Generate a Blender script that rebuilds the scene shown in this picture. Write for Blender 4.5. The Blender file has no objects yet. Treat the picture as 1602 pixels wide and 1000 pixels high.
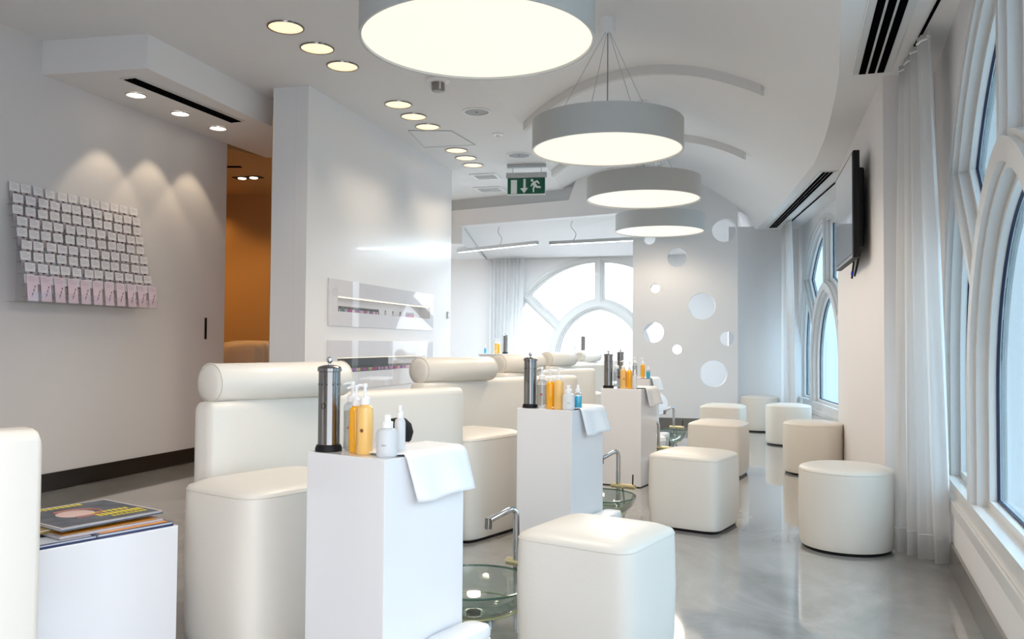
import bpy, bmesh, math, random
from mathutils import Vector, Matrix, Euler
random.seed(7)
C = bpy.context.scene.collection
PI = math.pi

# ------------------------------------------------------------------ materials
MATS = {}
def mat(name, col, rough=.5, metal=0, coat=0, trans=0, emit=None, es=0, ior=1.45, sub=0, noise=None, bump=None, spec=.5):
    if name in MATS: return MATS[name]
    m = bpy.data.materials.new(name); m.use_nodes = True
    nt = m.node_tree; b = nt.nodes['Principled BSDF']
    b.inputs['Base Color'].default_value = (*col, 1)
    b.inputs['Roughness'].default_value = rough
    b.inputs['Metallic'].default_value = metal
    b.inputs['Coat Weight'].default_value = coat
    b.inputs['Coat Roughness'].default_value = .05
    b.inputs['Transmission Weight'].default_value = trans
    b.inputs['IOR'].default_value = ior
    b.inputs['Specular IOR Level'].default_value = spec
    if emit:
        b.inputs['Emission Color'].default_value = (*emit, 1)
        b.inputs['Emission Strength'].default_value = es
    tc = nt.nodes.new('ShaderNodeTexCoord')
    if noise:   # (scale, amount, second colour)
        n = nt.nodes.new('ShaderNodeTexNoise'); n.inputs['Scale'].default_value = noise[0]; n.inputs['Detail'].default_value = 4
        nt.links.new(tc.outputs['Object'], n.inputs['Vector'])
        mx = nt.nodes.new('ShaderNodeMix'); mx.data_type = 'RGBA'
        mx.inputs['A'].default_value = (*col, 1); mx.inputs['B'].default_value = (*noise[1], 1)
        nt.links.new(n.outputs['Fac'], mx.inputs['Factor']); nt.links.new(mx.outputs['Result'], b.inputs['Base Color'])
    if bump:    # (scale, strength)
        n = nt.nodes.new('ShaderNodeTexNoise'); n.inputs['Scale'].default_value = bump[0]; n.inputs['Detail'].default_value = 3
        nt.links.new(tc.outputs['Object'], n.inputs['Vector'])
        bp = nt.nodes.new('ShaderNodeBump'); bp.inputs['Strength'].default_value = bump[1]; bp.inputs['Distance'].default_value = .01
        nt.links.new(n.outputs['Fac'], bp.inputs['Height']); nt.links.new(bp.outputs['Normal'], b.inputs['Normal'])
    MATS[name] = m
    return m

def schlick(nt, f0, mul):
    lw = nt.nodes.new('ShaderNodeLayerWeight'); lw.inputs[0].default_value = .5
    pw = nt.nodes.new('ShaderNodeMath'); pw.operation = 'POWER'; pw.inputs[1].default_value = 5
    ma = nt.nodes.new('ShaderNodeMath'); ma.operation = 'MULTIPLY_ADD'; ma.inputs[1].default_value = (1 - f0) * mul; ma.inputs[2].default_value = f0 * mul
    nt.links.new(lw.outputs['Facing'], pw.inputs[0]); nt.links.new(pw.outputs[0], ma.inputs[0]); return ma.outputs[0]
def thin_glass(name, col, refl=1.0, rough=0.0):
    m = bpy.data.materials.new(name); m.use_nodes = True
    nt = m.node_tree; nt.nodes.clear()
    out = nt.nodes.new('ShaderNodeOutputMaterial'); mx = nt.nodes.new('ShaderNodeMixShader')
    tr = nt.nodes.new('ShaderNodeBsdfTransparent'); tr.inputs[0].default_value = (*col, 1)
    gl = nt.nodes.new('ShaderNodeBsdfGlossy'); gl.inputs['Roughness'].default_value = rough
    nt.links.new(schlick(nt, .04, refl), mx.inputs[0])
    nt.links.new(tr.outputs[0], mx.inputs[1]); nt.links.new(gl.outputs[0], mx.inputs[2])
    nt.links.new(mx.outputs[0], out.inputs[0])
    return m

def film_glass(name, col):      # window pane with a pale translucent film: part clear, part diffusing
    m = bpy.data.materials.new(name); m.use_nodes = True
    nt = m.node_tree; nt.nodes.clear()
    out = nt.nodes.new('ShaderNodeOutputMaterial'); mx = nt.nodes.new('ShaderNodeMixShader')
    tr = nt.nodes.new('ShaderNodeBsdfTransparent'); tr.inputs[0].default_value = (*col, 1)
    gl = nt.nodes.new('ShaderNodeBsdfGlossy'); gl.inputs['Roughness'].default_value = .02
    tc = nt.nodes.new('ShaderNodeTexCoord'); mp = nt.nodes.new('ShaderNodeMapping'); mp.inputs['Scale'].default_value = (6, 6, .25)
    nz = nt.nodes.new('ShaderNodeTexNoise'); nz.inputs['Scale'].default_value = 1.2
    ra = nt.nodes.new('ShaderNodeMapRange'); ra.inputs[1].default_value = .3; ra.inputs[2].default_value = .7; ra.inputs[3].default_value = .86; ra.inputs[4].default_value = 1.0
    mm = nt.nodes.new('ShaderNodeMix'); mm.data_type = 'RGBA'
    mm.inputs['A'].default_value = (*[c * .82 for c in col], 1); mm.inputs['B'].default_value = (*col, 1)
    nt.links.new(tc.outputs['Object'], mp.inputs[0]); nt.links.new(mp.outputs[0], nz.inputs['Vector'])
    nt.links.new(nz.outputs['Fac'], mm.inputs['Factor']); nt.links.new(mm.outputs['Result'], tr.inputs[0])
    nt.links.new(schlick(nt, .03, .6), mx.inputs[0]); nt.links.new(tr.outputs[0], mx.inputs[1]); nt.links.new(gl.outputs[0], mx.inputs[2])
    nt.links.new(mx.outputs[0], out.inputs[0])
    return m

def sheer(name, col):
    m = bpy.data.materials.new(name); m.use_nodes = True
    nt = m.node_tree; nt.nodes.clear()
    out = nt.nodes.new('ShaderNodeOutputMaterial')
    df = nt.nodes.new('ShaderNodeBsdfDiffuse'); df.inputs[0].default_value = (*col, 1)
    tl = nt.nodes.new('ShaderNodeBsdfTranslucent'); tl.inputs[0].default_value = (*col, 1)
    tr = nt.nodes.new('ShaderNodeBsdfTransparent')
    a = nt.nodes.new('ShaderNodeMixShader'); a.inputs[0].default_value = .5
    b = nt.nodes.new('ShaderNodeMixShader'); b.inputs[0].default_value = .12
    nt.links.new(df.outputs[0], a.inputs[1]); nt.links.new(tl.outputs[0], a.inputs[2])
    nt.links.new(a.outputs[0], b.inputs[1]); nt.links.new(tr.outputs[0], b.inputs[2]); nt.links.new(b.outputs[0], out.inputs[0])
    return m

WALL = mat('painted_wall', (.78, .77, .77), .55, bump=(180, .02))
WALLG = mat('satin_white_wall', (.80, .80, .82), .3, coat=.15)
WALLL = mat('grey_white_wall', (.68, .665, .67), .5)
CEIL = mat('ceiling_paint', (.80, .79, .785), .7)
VAULT = mat('vault_plaster', (.87, .86, .855), .7)
RIB = mat('rib_plaster', (.76, .75, .74), .7)
WARMLIT = mat('lamp_warmed_wall', (.55, .36, .17), .7)  # warm lamplight put into the corridor wall colour
FRAME = mat('white_window_frame', (.70, .69, .675), .3, coat=.2)
GASK = mat('window_gasket', (.012, .02, .06), .5)
LEATH = mat('cream_leather', (.77, .73, .665), .42, bump=(120, .06), coat=.08)
LEATHP = mat('cream_piping', (.70, .66, .58), .5)
BLACK = mat('black_plastic', (.008, .008, .009), .5, spec=.3)
LACQ = mat('white_lacquer', (.81, .81, .83), .16, coat=.5)
CHROME = mat('chrome', (.58, .59, .62), .12, 1)
STEEL = mat('brushed_steel', (.27, .26, .25), .13, 1)
ALU = mat('shadow_gap_grey', (.50, .52, .53), .45, .3)
BASE = mat('dark_baseboard', (.012, .010, .009), .25, coat=.1)
BASEL = mat('brown_grey_baseboard', (.16, .145, .13), .25, coat=.4)
DRUM = mat('pendant_drum', (.50, .52, .515), .38, coat=.15)
LENS = mat('pendant_lens', (.30, .29, .27), .6, emit=(1, .87, .72), es=.51)
DLENS = mat('downlight_lens', (.9, .8, .6), .6, emit=(1, .74, .46), es=.54)
SLENS = mat('soffit_light_lens', (.9, .85, .8), .6, emit=(1, .88, .7), es=3)
TUBE = mat('linear_lamp_lens', (.9, .9, .9), .6, emit=(1, .97, .9), es=2)
WPLAS = mat('white_plastic', (.88, .88, .88), .3)
CLEARP = thin_glass('clear_plastic', (.86, .88, .90), 2.2)
LIQC = thin_glass('clear_liquid', (.84, .83, .81), .6)
ORANGE = mat('orange_liquid', (.90, .42, .01), .15, coat=.6)
AMBER = mat('amber_liquid', (.88, .54, .17), .3, coat=.4)
CYAN = mat('cyan_liquid', (.02, .56, .80), .15, coat=.6)
FROST = mat('frosted_plastic', (.83, .86, .89), .35, trans=.35)
CLOTH = mat('white_towel', (.90, .90, .91), .9, bump=(400, .15))
BOWLG = thin_glass('green_tint_glass', (.80, .86, .84), 2.6)
BOWLR = mat('green_glass_edge', (.05, .12, .09), .1, coat=.7)
CLEARG = thin_glass('clear_window_glass', (.98, .99, 1.0), .6)
FILM = film_glass('pale_blue_film_glass', (.67, .80, .86))
NGLASS = thin_glass('niche_glass', (.98, .98, .99), .8)
SHEER = sheer('sheer_curtain', (.88, .88, .88))
SCREEN = mat('tv_screen', (.03, .035, .05), .06, coat=1)
GREEN = mat('exit_green', (.004, .10, .055), .35)
SIGNW = mat('exit_white', (.75, .80, .78), .4)
SLOT = mat('slot_black', (.003, .003, .004), .9, spec=0)
BRASS = mat('brass_valve', (.80, .70, .42), .25, .8)
INK = mat('grey_ink', (.18, .17, .20), .6)
CARD = mat('white_card', (.80, .78, .80), .5)
PINK = mat('pink_card', (.78, .62, .70), .5)
ACR = thin_glass('clear_acrylic', (.97, .97, .98), .8)

def floor_mat():
    m = bpy.data.materials.new('marbled_epoxy_floor'); m.use_nodes = True
    nt = m.node_tree; b = nt.nodes['Principled BSDF']
    tc = nt.nodes.new('ShaderNodeTexCoord')
    n = nt.nodes.new('ShaderNodeTexNoise'); n.inputs['Scale'].default_value = 1.1; n.inputs['Detail'].default_value = 7; n.inputs['Distortion'].default_value = 1.6; n.inputs['Roughness'].default_value = .6
    r = nt.nodes.new('ShaderNodeValToRGB')
    e = r.color_ramp.elements; e[0].position = .3; e[0].color = (.25, .245, .235, 1); e[1].position = .7; e[1].color = (.44, .44, .43, 1)
    x = e.new(.5); x.color = (.335, .33, .32, 1)
    nt.links.new(tc.outputs['Object'], n.inputs['Vector']); nt.links.new(n.outputs['Fac'], r.inputs[0]); nt.links.new(r.outputs[0], b.inputs['Base Color'])
    b.inputs['Roughness'].default_value = .07; b.inputs['Coat Weight'].default_value = .7; b.inputs['Coat Roughness'].default_value = .04
    return m
FLOOR = floor_mat()

# ------------------------------------------------------------------ geometry helpers
class G:
    def __init__(s): s.v = []; s.f = []; s.mi = []
    def add(s, vs, fs, M=None, mi=0):
        o = len(s.v)
        for p in vs:
            p = Vector(p)
            s.v.append(tuple(M @ p) if M is not None else tuple(p))
        for f in fs: s.f.append([i + o for i in f]); s.mi.append(mi)
        return s
    def box(s, x0, x1, y0, y1, z0, z1, M=None, mi=0, bev=0, seg=2):
        bm = bmesh.new(); bmesh.ops.create_cube(bm, size=1)
        for v in bm.verts:
            v.co = ((x0 + x1) / 2 + v.co.x * (x1 - x0), (y0 + y1) / 2 + v.co.y * (y1 - y0), (z0 + z1) / 2 + v.co.z * (z1 - z0))
        if bev: bmesh.ops.bevel(bm, geom=list(bm.edges), offset=bev, segments=seg, profile=.5, affect='EDGES')
        bm.verts.index_update()
        s.add([v.co.copy() for v in bm.verts], [[v.index for v in f.verts] for f in bm.faces], M, mi); bm.free()
        return s
    def loft(s, rings, caps=(True, True), closed=False, M=None, mi=0):
        n = len(rings[0]); vs = [p for r in rings for p in r]; fs = []
        m = len(rings)
        for k in range(m if closed else m - 1):
            a, b = k * n, ((k + 1) % m) * n
            for i in range(n):
                j = (i + 1) % n
                fs.append([a + i, a + j, b + j, b + i])
        if not closed:
            if caps[0]: fs.append(list(range(n))[::-1])
            if caps[1]: fs.append([(m - 1) * n + i for i in range(n)])
        return s.add(vs, fs, M, mi)
    def lathe(s, prof, n=32, c=(0, 0), M=None, mi=0, caps=(True, True)):
        rings = [[(c[0] + r * math.cos(2 * PI * i / n), c[1] + r * math.sin(2 * PI * i / n), z) for i in range(n)] for r, z in prof]
        return s.loft(rings, caps, M=M, mi=mi)
    def tube(s, path, r, n=10, M=None, mi=0, closed=False, caps=True):
        path = [Vector(p) for p in path]; rings = []; m = len(path); up = None
        for i, p in enumerate(path):
            if closed: t = path[(i + 1) % m] - path[i - 1]
            else: t = path[min(i + 1, m - 1)] - path[max(i - 1, 0)]
            t.normalize()
            if up is None: up = t.orthogonal().normalized()
            else:
                up = (up - t * up.dot(t)); up = up.normalized() if up.length > 1e-6 else t.orthogonal().normalized()
            w = t.cross(up); rr = r[i] if isinstance(r, (list, tuple)) else r
            rings.append([p + (up * math.cos(2 * PI * k / n) + w * math.sin(2 * PI * k / n)) * rr for k in range(n)])
        return s.loft(rings, (caps, caps), closed, M, mi)
    def obj(s, name, mats, parent=None, loc=None, rz=0, smooth=True, ang=.6, **tags):
        me = bpy.data.meshes.new(name); me.from_pydata([tuple(v) for v in s.v], [], s.f)
        if not isinstance(mats, (list, tuple)): mats = [mats]
        for m in mats: me.materials.append(m)
        bm = bmesh.new(); bm.from_mesh(me); bm.faces.ensure_lookup_table()
        for i, f in enumerate(bm.faces): f.material_index = s.mi[i]; f.smooth = smooth
        bmesh.ops.recalc_face_normals(bm, faces=list(bm.faces))
        if smooth:
            for e in bm.edges:
                if len(e.link_faces) == 2 and e.calc_face_angle(0) > ang: e.smooth = False
        bm.to_mesh(me); bm.free()
        o = bpy.data.objects.new(name, me); C.objects.link(o)
        if parent: o.parent = parent
        if loc is not None: o.location = loc
        o.rotation_euler.z = rz
        for k, v in tags.items(): o[k] = v
        return o

def plate(outlines, d, bevel=0):
    """extruded 2D outline with holes; outlines[0] outer. returns verts, faces in XY with z in [-d,d]"""
    cu = bpy.data.curves.new('tmp', 'CURVE'); cu.dimensions = '2D'; cu.fill_mode = 'BOTH'; cu.extrude = d - bevel; cu.bevel_depth = bevel; cu.bevel_resolution = 1
    if bevel: cu.offset = -bevel
    for ol in outlines:
        sp = cu.splines.new('POLY'); sp.points.add(len(ol) - 1)
        for i, p in enumerate(ol): sp.points[i].co = (p[0], p[1], 0, 1)
        sp.use_cyclic_u = True
    o = bpy.data.objects.new('tmp', cu)
    me = bpy.data.meshes.new_from_object(o)
    vs = [v.co.copy() for v in me.vertices]; fs = [list(p.vertices) for p in me.polygons]
    bpy.data.objects.remove(o); bpy.data.curves.remove(cu); bpy.data.meshes.remove(me)
    return vs, fs

def frame_m(p, q, z=0, off=0):
    """matrix: local x along p->q, local y up, local z = horizontal normal (to the right of travel p->q)"""
    u = Vector((q[0] - p[0], q[1] - p[1], 0)).normalized(); n = Vector((u.y, -u.x, 0))
    o = Vector((p[0], p[1], z)) + n * off
    return Matrix(((u.x, 0, n.x, o.x), (u.y, 0, n.y, o.y), (0, 1, 0, o.z), (0, 0, 0, 1)))

def empty(name, loc=(0, 0, 0), rz=0, label=None, cat=None, group=None):
    o = bpy.data.objects.new(name, None); C.objects.link(o); o.empty_display_size = .05
    o.location = loc; o.rotation_euler.z = rz
    tag(o, label, cat, group); return o
def tag(o, label=None, cat=None, group=None, kind=None):
    if label: o['label'] = label
    if cat: o['category'] = cat
    if group: o['group'] = group
    if kind: o['kind'] = kind
    return o
def S(o): o['kind'] = 'structure'; return o
def dup(root, loc, rz=0, label=None, group=None):
    r = root.copy(); C.objects.link(r); r.location = loc; r.rotation_euler = (root.rotation_euler.x, root.rotation_euler.y, rz)
    if label: r['label'] = label
    if group: r['group'] = group
    for ch in list(root.children):
        c = ch.copy(); C.objects.link(c); c.parent = r; c.matrix_parent_inverse = ch.matrix_parent_inverse
        for g in list(ch.children):
            d = g.copy(); C.objects.link(d); d.parent = c
    return r
def arc(cx, cy, r, a0, a1, n=24): return [(cx + r * math.cos(a0 + (a1 - a0) * i / n), cy + r * math.sin(a0 + (a1 - a0) * i / n)) for i in range(n + 1)]
def superellipse(a, b, e, n=48):
    out = []
    for i in range(n):
        t = 2 * PI * i / n; c, s = math.cos(t), math.sin(t)
        out.append((a * math.copysign(abs(c) ** (2 / e), c), b * math.copysign(abs(s) ** (2 / e), s)))
    return out

# ------------------------------------------------------------------ camera
cam = bpy.data.objects.new('camera', bpy.data.cameras.new('camera')); C.objects.link(cam)
cam.data.sensor_width = 36; cam.data.lens = 36 * 1300 / 1602
pitch = math.atan(38 / 1300); roll = math.radians(.42)
cam.matrix_world = Matrix.Translation((0, 0, 1.15)) @ Matrix.Rotation(PI / 2 + pitch, 4, 'X') @ Matrix.Rotation(roll, 4, 'Z')
cam.data.clip_start = .05
bpy.context.scene.camera = cam

# ------------------------------------------------------------------ shell
ZC = 3.42
g = G(); g.add([(-9, -3, 0), (5.5, -3, 0), (6.5, 18, 0), (-9, 18, 0), (-9, -3, -.05), (5.5, -3, -.05), (6.5, 18, -.05), (-9, 18, -.05)],
               [(0, 1, 2, 3), (7, 6, 5, 4), (0, 4, 5, 1), (1, 5, 6, 2), (2, 6, 7, 3), (3, 7, 4, 0)])
S(g.obj('floor', FLOOR, smooth=False))

def Ledge(y): return -.288 + (y - 7.179) * .291 if y < 8.183 else .004 + (y - 8.183) * .178
RP = [(-3, -1.125), (3.914, 1.558), (4.947, 1.959), (5.697, 2.211), (6.6, 2.49), (7.472, 2.725), (9.5, 3.10), (11.568, 3.429), (15, 3.95)]
def Redge(y):
    for (a, b), (c, d) in zip(RP, RP[1:]):
        if y <= c: return b + (d - b) * (y - a) / (c - a)
    return RP[-1][1]
ZB = 2.8
def vz(x, y):
    l, r = Ledge(y), Redge(y); u = (x - l) / (r - l); u = min(max(u, 0), 1)
    return ZC + 1.434 * u - 2.054 * u * u
BEAM = [(-.955, 13.1), (1.70, 11.52)]
def beamy(x): return BEAM[0][1] + (x - BEAM[0][0]) * (BEAM[1][1] - BEAM[0][1]) / (BEAM[1][0] - BEAM[0][0])

# flat ceiling (left): outline against the vault edge
ys = [-3, 0, 3, 5, 7.179, 8.183, 9.5, 11, 11.95]
top = [(Ledge(y), y) for y in ys]
ol = [(-9, -3)] + top + [(Ledge(12.35), 12.35), (-.9, 13.3), (-1.7, 13.8), (-9, 13.8)]
vs, fs = plate([ol], .04)
g = G(); g.add(vs, fs, Matrix.Translation((0, 0, ZC + .04)))
S(g.obj('ceiling', CEIL, smooth=False))
# vault
g = G(); YS = [-3 + i * .5 for i in range(30)] + [11.8, 12.1, 12.6]; N = 28
rings = []
for y in YS:
    l, r = Ledge(y), Redge(y)
    rings.append([(l + (r - l) * i / N, y, vz(l + (r - l) * i / N, y)) for i in range(N + 1)])
vv = [p for r in rings for p in r]; ff = []
for k in range(len(YS) - 1):
    for i in range(N):
        a = k * (N + 1) + i; ff.append([a, a + 1, a + N + 2, a + N + 1])
nv = len(vv); vv += [(x, y, z + .06) for x, y, z in vv]; ff += [[i + nv for i in f[::-1]] for f in ff]
g.add(vv, ff); S(g.obj('ceiling_vault', VAULT))
# bulkhead on the window side
ol = [(Redge(y), y) for y in [-3, 0, 2, 3.914, 4.947, 5.697, 6.6, 7.472, 9.5, 11.568, 12.3]] + [(4.8, 12.3), (4.6, 7), (3.4, 4.2), (.9, -3)]
vs, fs = plate([ol], .05)
g = G(); g.add(vs, fs, Matrix.Translation((0, 0, ZB + .05)))
S(g.obj('ceiling_bulkhead', CEIL, smooth=False))
# ribs across the vault
def rib(name, pts):
    g = G(); n = 60; P = []
    for i in range(n + 1):
        t = i / n * (len(pts) - 1); k = min(int(t), len(pts) - 2); f = t - k
        P.append((pts[k][0] * (1 - f) + pts[k + 1][0] * f, pts[k][1] * (1 - f) + pts[k + 1][1] * f))
    rings = []
    for x, y in P:
        z = vz(x, y); rings.append([(x, y, z - .085), (x, y, z + .03), (x + .035, y + .03, z + .03), (x + .035, y + .03, z - .085)])
    g.loft(rings); return S(g.obj(name, RIB, smooth=False))
rib('trim_1', [(.1, 8.52), (.34, 8.2), (.59, 7.92), (.81, 7.69), (1.07, 7.42), (1.31, 7.16), (1.57, 6.87), (1.78, 6.65), (1.94, 6.47)])
rib('trim_2', [(.50, 10.85), (1.2, 10.12), (1.9, 9.4), (2.1, 9.15), (2.32, 8.9), (2.45, 8.79)])

g = G(); g.box(-9, -1.3, -3.1, -3.0, 0, 3.6); S(g.obj('wall_back', WALLL, smooth=False))
# left wall and its soffit
LP, LQ = (-3.597, 6.152), (-2.905, 8.388)
def alongL(s): # point on left wall
    return (LP[0] + .2957 * s, LP[1] + .9553 * s)
p0 = alongL(-9.6)
Lm = frame_m(p0, LQ); LL = math.dist(p0, LQ)
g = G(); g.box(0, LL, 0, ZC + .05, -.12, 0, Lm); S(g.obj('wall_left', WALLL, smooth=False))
g = G(); g.box(0, LL - .002, .002, .137, 0, .012, Lm); S(g.obj('baseboard_left', BASE, smooth=False))
SZ = 3.16
sf = [(-3.60, 6.24), (-2.704, 6.07), (-2.24, 7.75), (-1.9, 9.0), (-2.7, 9.0)]
vs, fs = plate([sf], (ZC - SZ) / 2)
g = G(); g.add(vs, fs, Matrix.Translation((0, 0, (ZC + SZ) / 2))); S(g.obj('ceiling_soffit', CEIL, smooth=False))
# partition with display niches
A_, E_ = (-1.81, 7.274), (-.804, 10.86)
Pm = frame_m(A_, E_); PL = math.dist(A_, E_)
slots = [(.58, 2.96, 1.445, 1.588), (.58, 2.80, .862, 1.006)]
ols = [[(0, 0), (PL, 0), (PL, ZC + .03), (0, ZC + .03)]] + [[(a, c), (b, c), (b, d), (a, d)] for a, b, c, d in slots]
vs, fs = plate(ols, .06)
g = G(); g.add(vs, fs, Pm @ Matrix.Translation((0, 0, -.06)))
g.box(0, PL, 0, ZC + .03, -.35, -.121, Pm)
S(g.obj('wall_partition', WALLG, smooth=False))
g = G(); g.box(-.014, PL, .002, .137, 0, .012, Pm); g.box(-.014, -.002, .002, .137, -.35, 0, Pm); S(g.obj('baseboard_partition', BASEL, smooth=False))
# warm corridor room behind
g = G()
g.box(-7.5, -1.9, 11.3, 11.4, 0, 3.4); g.box(-7.6, -7.5, 8.4, 11.4, 0, 3.4)
S(g.obj('wall_corridor', WARMLIT, smooth=False))
g = G(); g.add(*plate([[(-7.5, 8.6), (-2.95, 8.6), (-2.7, 9.0), (-1.45, 9.0), (-1.6, 11.3), (-7.5, 11.3)]], .13), Matrix.Translation((0, 0, 3.29))); S(g.obj('ceiling_corridor', WARMLIT, smooth=False))
g = G(); g.box(-7.5, -2.95, 8.42, 8.52, 0, 3.4); S(g.obj('wall_corridor_side', WARMLIT, smooth=False))
g = G(); g.box(.02, PL, 0, 3.15, -.37, -.352, Pm); S(g.obj('wall_corridor_lining', WARMLIT, smooth=False))

# beam, painted shadow-gap strip and far room
Bm = frame_m(BEAM[0], BEAM[1]); BL = math.dist(*BEAM)
g = G(); n = 24; lo = []; hi = []
for i in range(n + 1):
    s = BL * i / n; x = BEAM[0][0] + (BEAM[1][0] - BEAM[0][0]) * i / n; y = beamy(x)
    zt = 3.25 if x < .84 else max(vz(x, y) + .04, 3.3)
    lo.append((s, 3.0)); hi.append((s, zt))
lo = [(-.9, 3.0)] + lo; hi = [(-.9, 3.25)] + hi
vs, fs = plate([lo + hi[::-1]], .12); g.add(vs, fs, Bm @ Matrix.Translation((0, 0, -.12)))
S(g.obj('wall_beam', WALL, smooth=False))
g = G(); g.box(-.9, 2.14, 3.25, ZC + .03, -.2, -.03, Bm); S(g.obj('shadow_gap_strip', ALU, smooth=False))  # grey strip, paints the shade of the gap above the beam
FP, FQ = (-2.96, 16.19), (4.42, 13.976)
Fm = frame_m(FP, FQ); FL = math.dist(FP, FQ)
g = G(); g.box(-9, 6, 8.3, 18, 3.9, 3.95); S(g.obj('ceiling_slab', CEIL, smooth=False))
# far ceiling slopes from beam to facade
a = (-.80, 13.05); b = (1.70, 11.56); c = (4.4, 13.9); d = (-.47, 15.4)
g = G(); g.add([(a[0], a[1], 3.02), (b[0], b[1], 3.02), (4.3, 11.9, 3.02), (c[0], c[1], 2.72), (d[0], d[1], 2.72)] + [(a[0], a[1], 3.1), (b[0], b[1], 3.1), (4.3, 11.9, 3.1), (c[0], c[1], 3.1), (d[0], d[1], 3.1)],
               [(0, 1, 4), (1, 2, 3, 4), (9, 6, 5), (9, 8, 7, 6)]); S(g.obj('ceiling_far', CEIL, smooth=False))
g = G(); g.add(*plate([[(-3, 12.9), (-.80, 13.1), (-.47, 15.5), (-3, 16.2)]], .2), Matrix.Translation((0, 0, 2.92))); S(g.obj('ceiling_far_bulkhead', CEIL, smooth=False))


# ------------------------------------------------------------------ tracery windows
RO, CZ, SILL = 1.8, .95, .36
def tracery(b, sill=.47, RI=1.68):
    """five light outlines, inset by b, in facade coordinates (x from window centre, y height)"""
    L = []
    ri = RI - b; PC = .12; ro = .95 + PC + b; rc = .74 + PC - b; z1 = .92; mh = .085 + b; dh = .085 + b
    J = Vector((-1.36, 2.02)); K = Vector((-.80, 1.50)); d = (K - J).normalized(); nrm = Vector((-d.y, d.x))  # nrm points up-right
    if nrm.y < 0: nrm = -nrm
    def isect(cx, cy, r, P, D, big):
        f = P - Vector((cx, cy)); B = f.dot(D); Cc = f.dot(f) - r * r; disc = math.sqrt(B * B - Cc)
        t = -B - disc if not big else -B + disc
        return P + D * t
    up0 = J + nrm * dh; dn0 = J - nrm * dh
    # upper-left light
    p2 = isect(0, CZ, ri, up0, d, False); p3 = isect(PC, z1, ro, up0, d, False)
    a1 = math.acos(-mh / ri); a2 = math.atan2(p2.y - CZ, p2.x)
    a3 = math.atan2(p3.y - z1, p3.x - PC); a4 = math.acos((-mh - PC) / ro)
    ul = arc(0, CZ, ri, a1, a2) + arc(PC, z1, ro, a3, a4)
    # lower-left light
    q2 = isect(0, CZ, ri, dn0, d, False); q3 = isect(PC, z1, ro, dn0, d, False)
    b2 = math.atan2(q2.y - CZ, q2.x); b3 = math.atan2(q3.y - z1, q3.x - PC)
    ll = [(-ri, sill + b)] + arc(0, CZ, ri, PI, b2) + arc(PC, z1, ro, b3, PI) + [(PC - ro, sill + b)]
    at = math.acos(-PC / rc); la = arc(PC, z1, rc, PI, at, 24)
    ce = [(PC - rc, sill + b)] + la + [(-x, y) for x, y in la[::-1][1:]] + [(rc - PC, sill + b)]
    mir = lambda o: [(-x, y) for x, y in o][::-1]
    return [ul, mir(ul), ll, mir(ll), ce]
def win_outline(r, sill): return [(-r, sill)] + arc(0, CZ, r, PI, 0, 60) + [(r, sill)]

def make_window(name, M, glass):
    g = G()
    g.add(*plate([win_outline(RO, SILL)] + tracery(0.0), .035), M @ Matrix.Translation((0, 0, 0)))
    g.add(*plate([win_outline(RO + .03, SILL - .02)] + tracery(-.035), .03), M @ Matrix.Translation((0, 0, -.05)))
    # narrow raised members: built from wider-open lights
    g.add(*plate([win_outline(RO, SILL)] + tracery(-.06, sill=.50, RI=1.68), .02), M @ Matrix.Translation((0, 0, -.085)))
    fr = S(g.obj(name, FRAME, ang=.5))
    for ol in tracery(0.0):
        cx = sum(p[0] for p in ol) / len(ol); cy = sum(p[1] for p in ol) / len(ol)
        inn = [(cx + (x - cx) * .991, cy + (y - cy) * .991) for x, y in ol]
        g = G(); g.add(*plate([ol, inn], .006), M @ Matrix.Translation((0, 0, .0))); g.obj('gasket', GASK, fr, smooth=False)
        g = G(); g.add(*plate([ol], .003), M @ Matrix.Translation((0, 0, .012))); g.obj('glass_pane', glass, fr, smooth=False)
    return fr

def facade(name, p, q, wc, top, thick=.16, m=WALL):
    """wall from p to q whose right-hand normal is outside; wc = window centre distance from p"""
    M = frame_m(p, q); L = math.dist(p, q)
    hole = [(wc + x, y) for x, y in win_outline(RO, SILL)]
    g = G(); g.add(*plate([[(0, 0), (L, 0), (L, top), (0, top)], hole], thick / 2), M @ Matrix.Translation((0, 0, thick / 2)))
    S(g.obj(name, m, smooth=False)); return M, L
# near right wall, travelling away from the camera so the right-hand normal points outside
NQ = (2.55, 4.99); NP = (NQ[0] - .368 * 4.2, NQ[1] - .93 * 4.2)
wcn = 4.2 - 2.10
Mn, Ln = facade('wall_right', NP, NQ, wcn, ZB + .08)
make_window('window_1', Mn @ Matrix.Translation((wcn, 0, .11)), FILM)
g = G(); g.box(0, Ln - .01, .002, .137, -.014, 0, Mn); S(g.obj('baseboard_right', BASEL, smooth=False))
g = G(); g.box(.2, Ln - .02, .30, .36, -.012, 0, Mn, bev=.004); S(g.obj('trim_4', FRAME, smooth=False))
# pillar
g = G(); g.add(*plate([[(2.256, 5.036), (3.105, 7.911), (3.75, 7.8), (3.2, 4.75)]], ZB / 2 + .02), Matrix.Translation((0, 0, ZB / 2 + .02))); S(g.obj('wall_pillar', mat('pillar_paint', (.80, .76, .74), .5), smooth=False))
# far right wall
QP, QQ = (3.36, 7.7), (4.42, 13.976)
M2, L2 = facade('wall_right_far', QP, QQ, 2.36, ZB + .4)
make_window('window_2', M2 @ Matrix.Translation((2.36, 0, .11)), FILM)
g = G(); g.box(.2, 4.0, .30, .36, -.035, 0, M2, bev=.006); S(g.obj('trim_5', FRAME, smooth=False))
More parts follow.
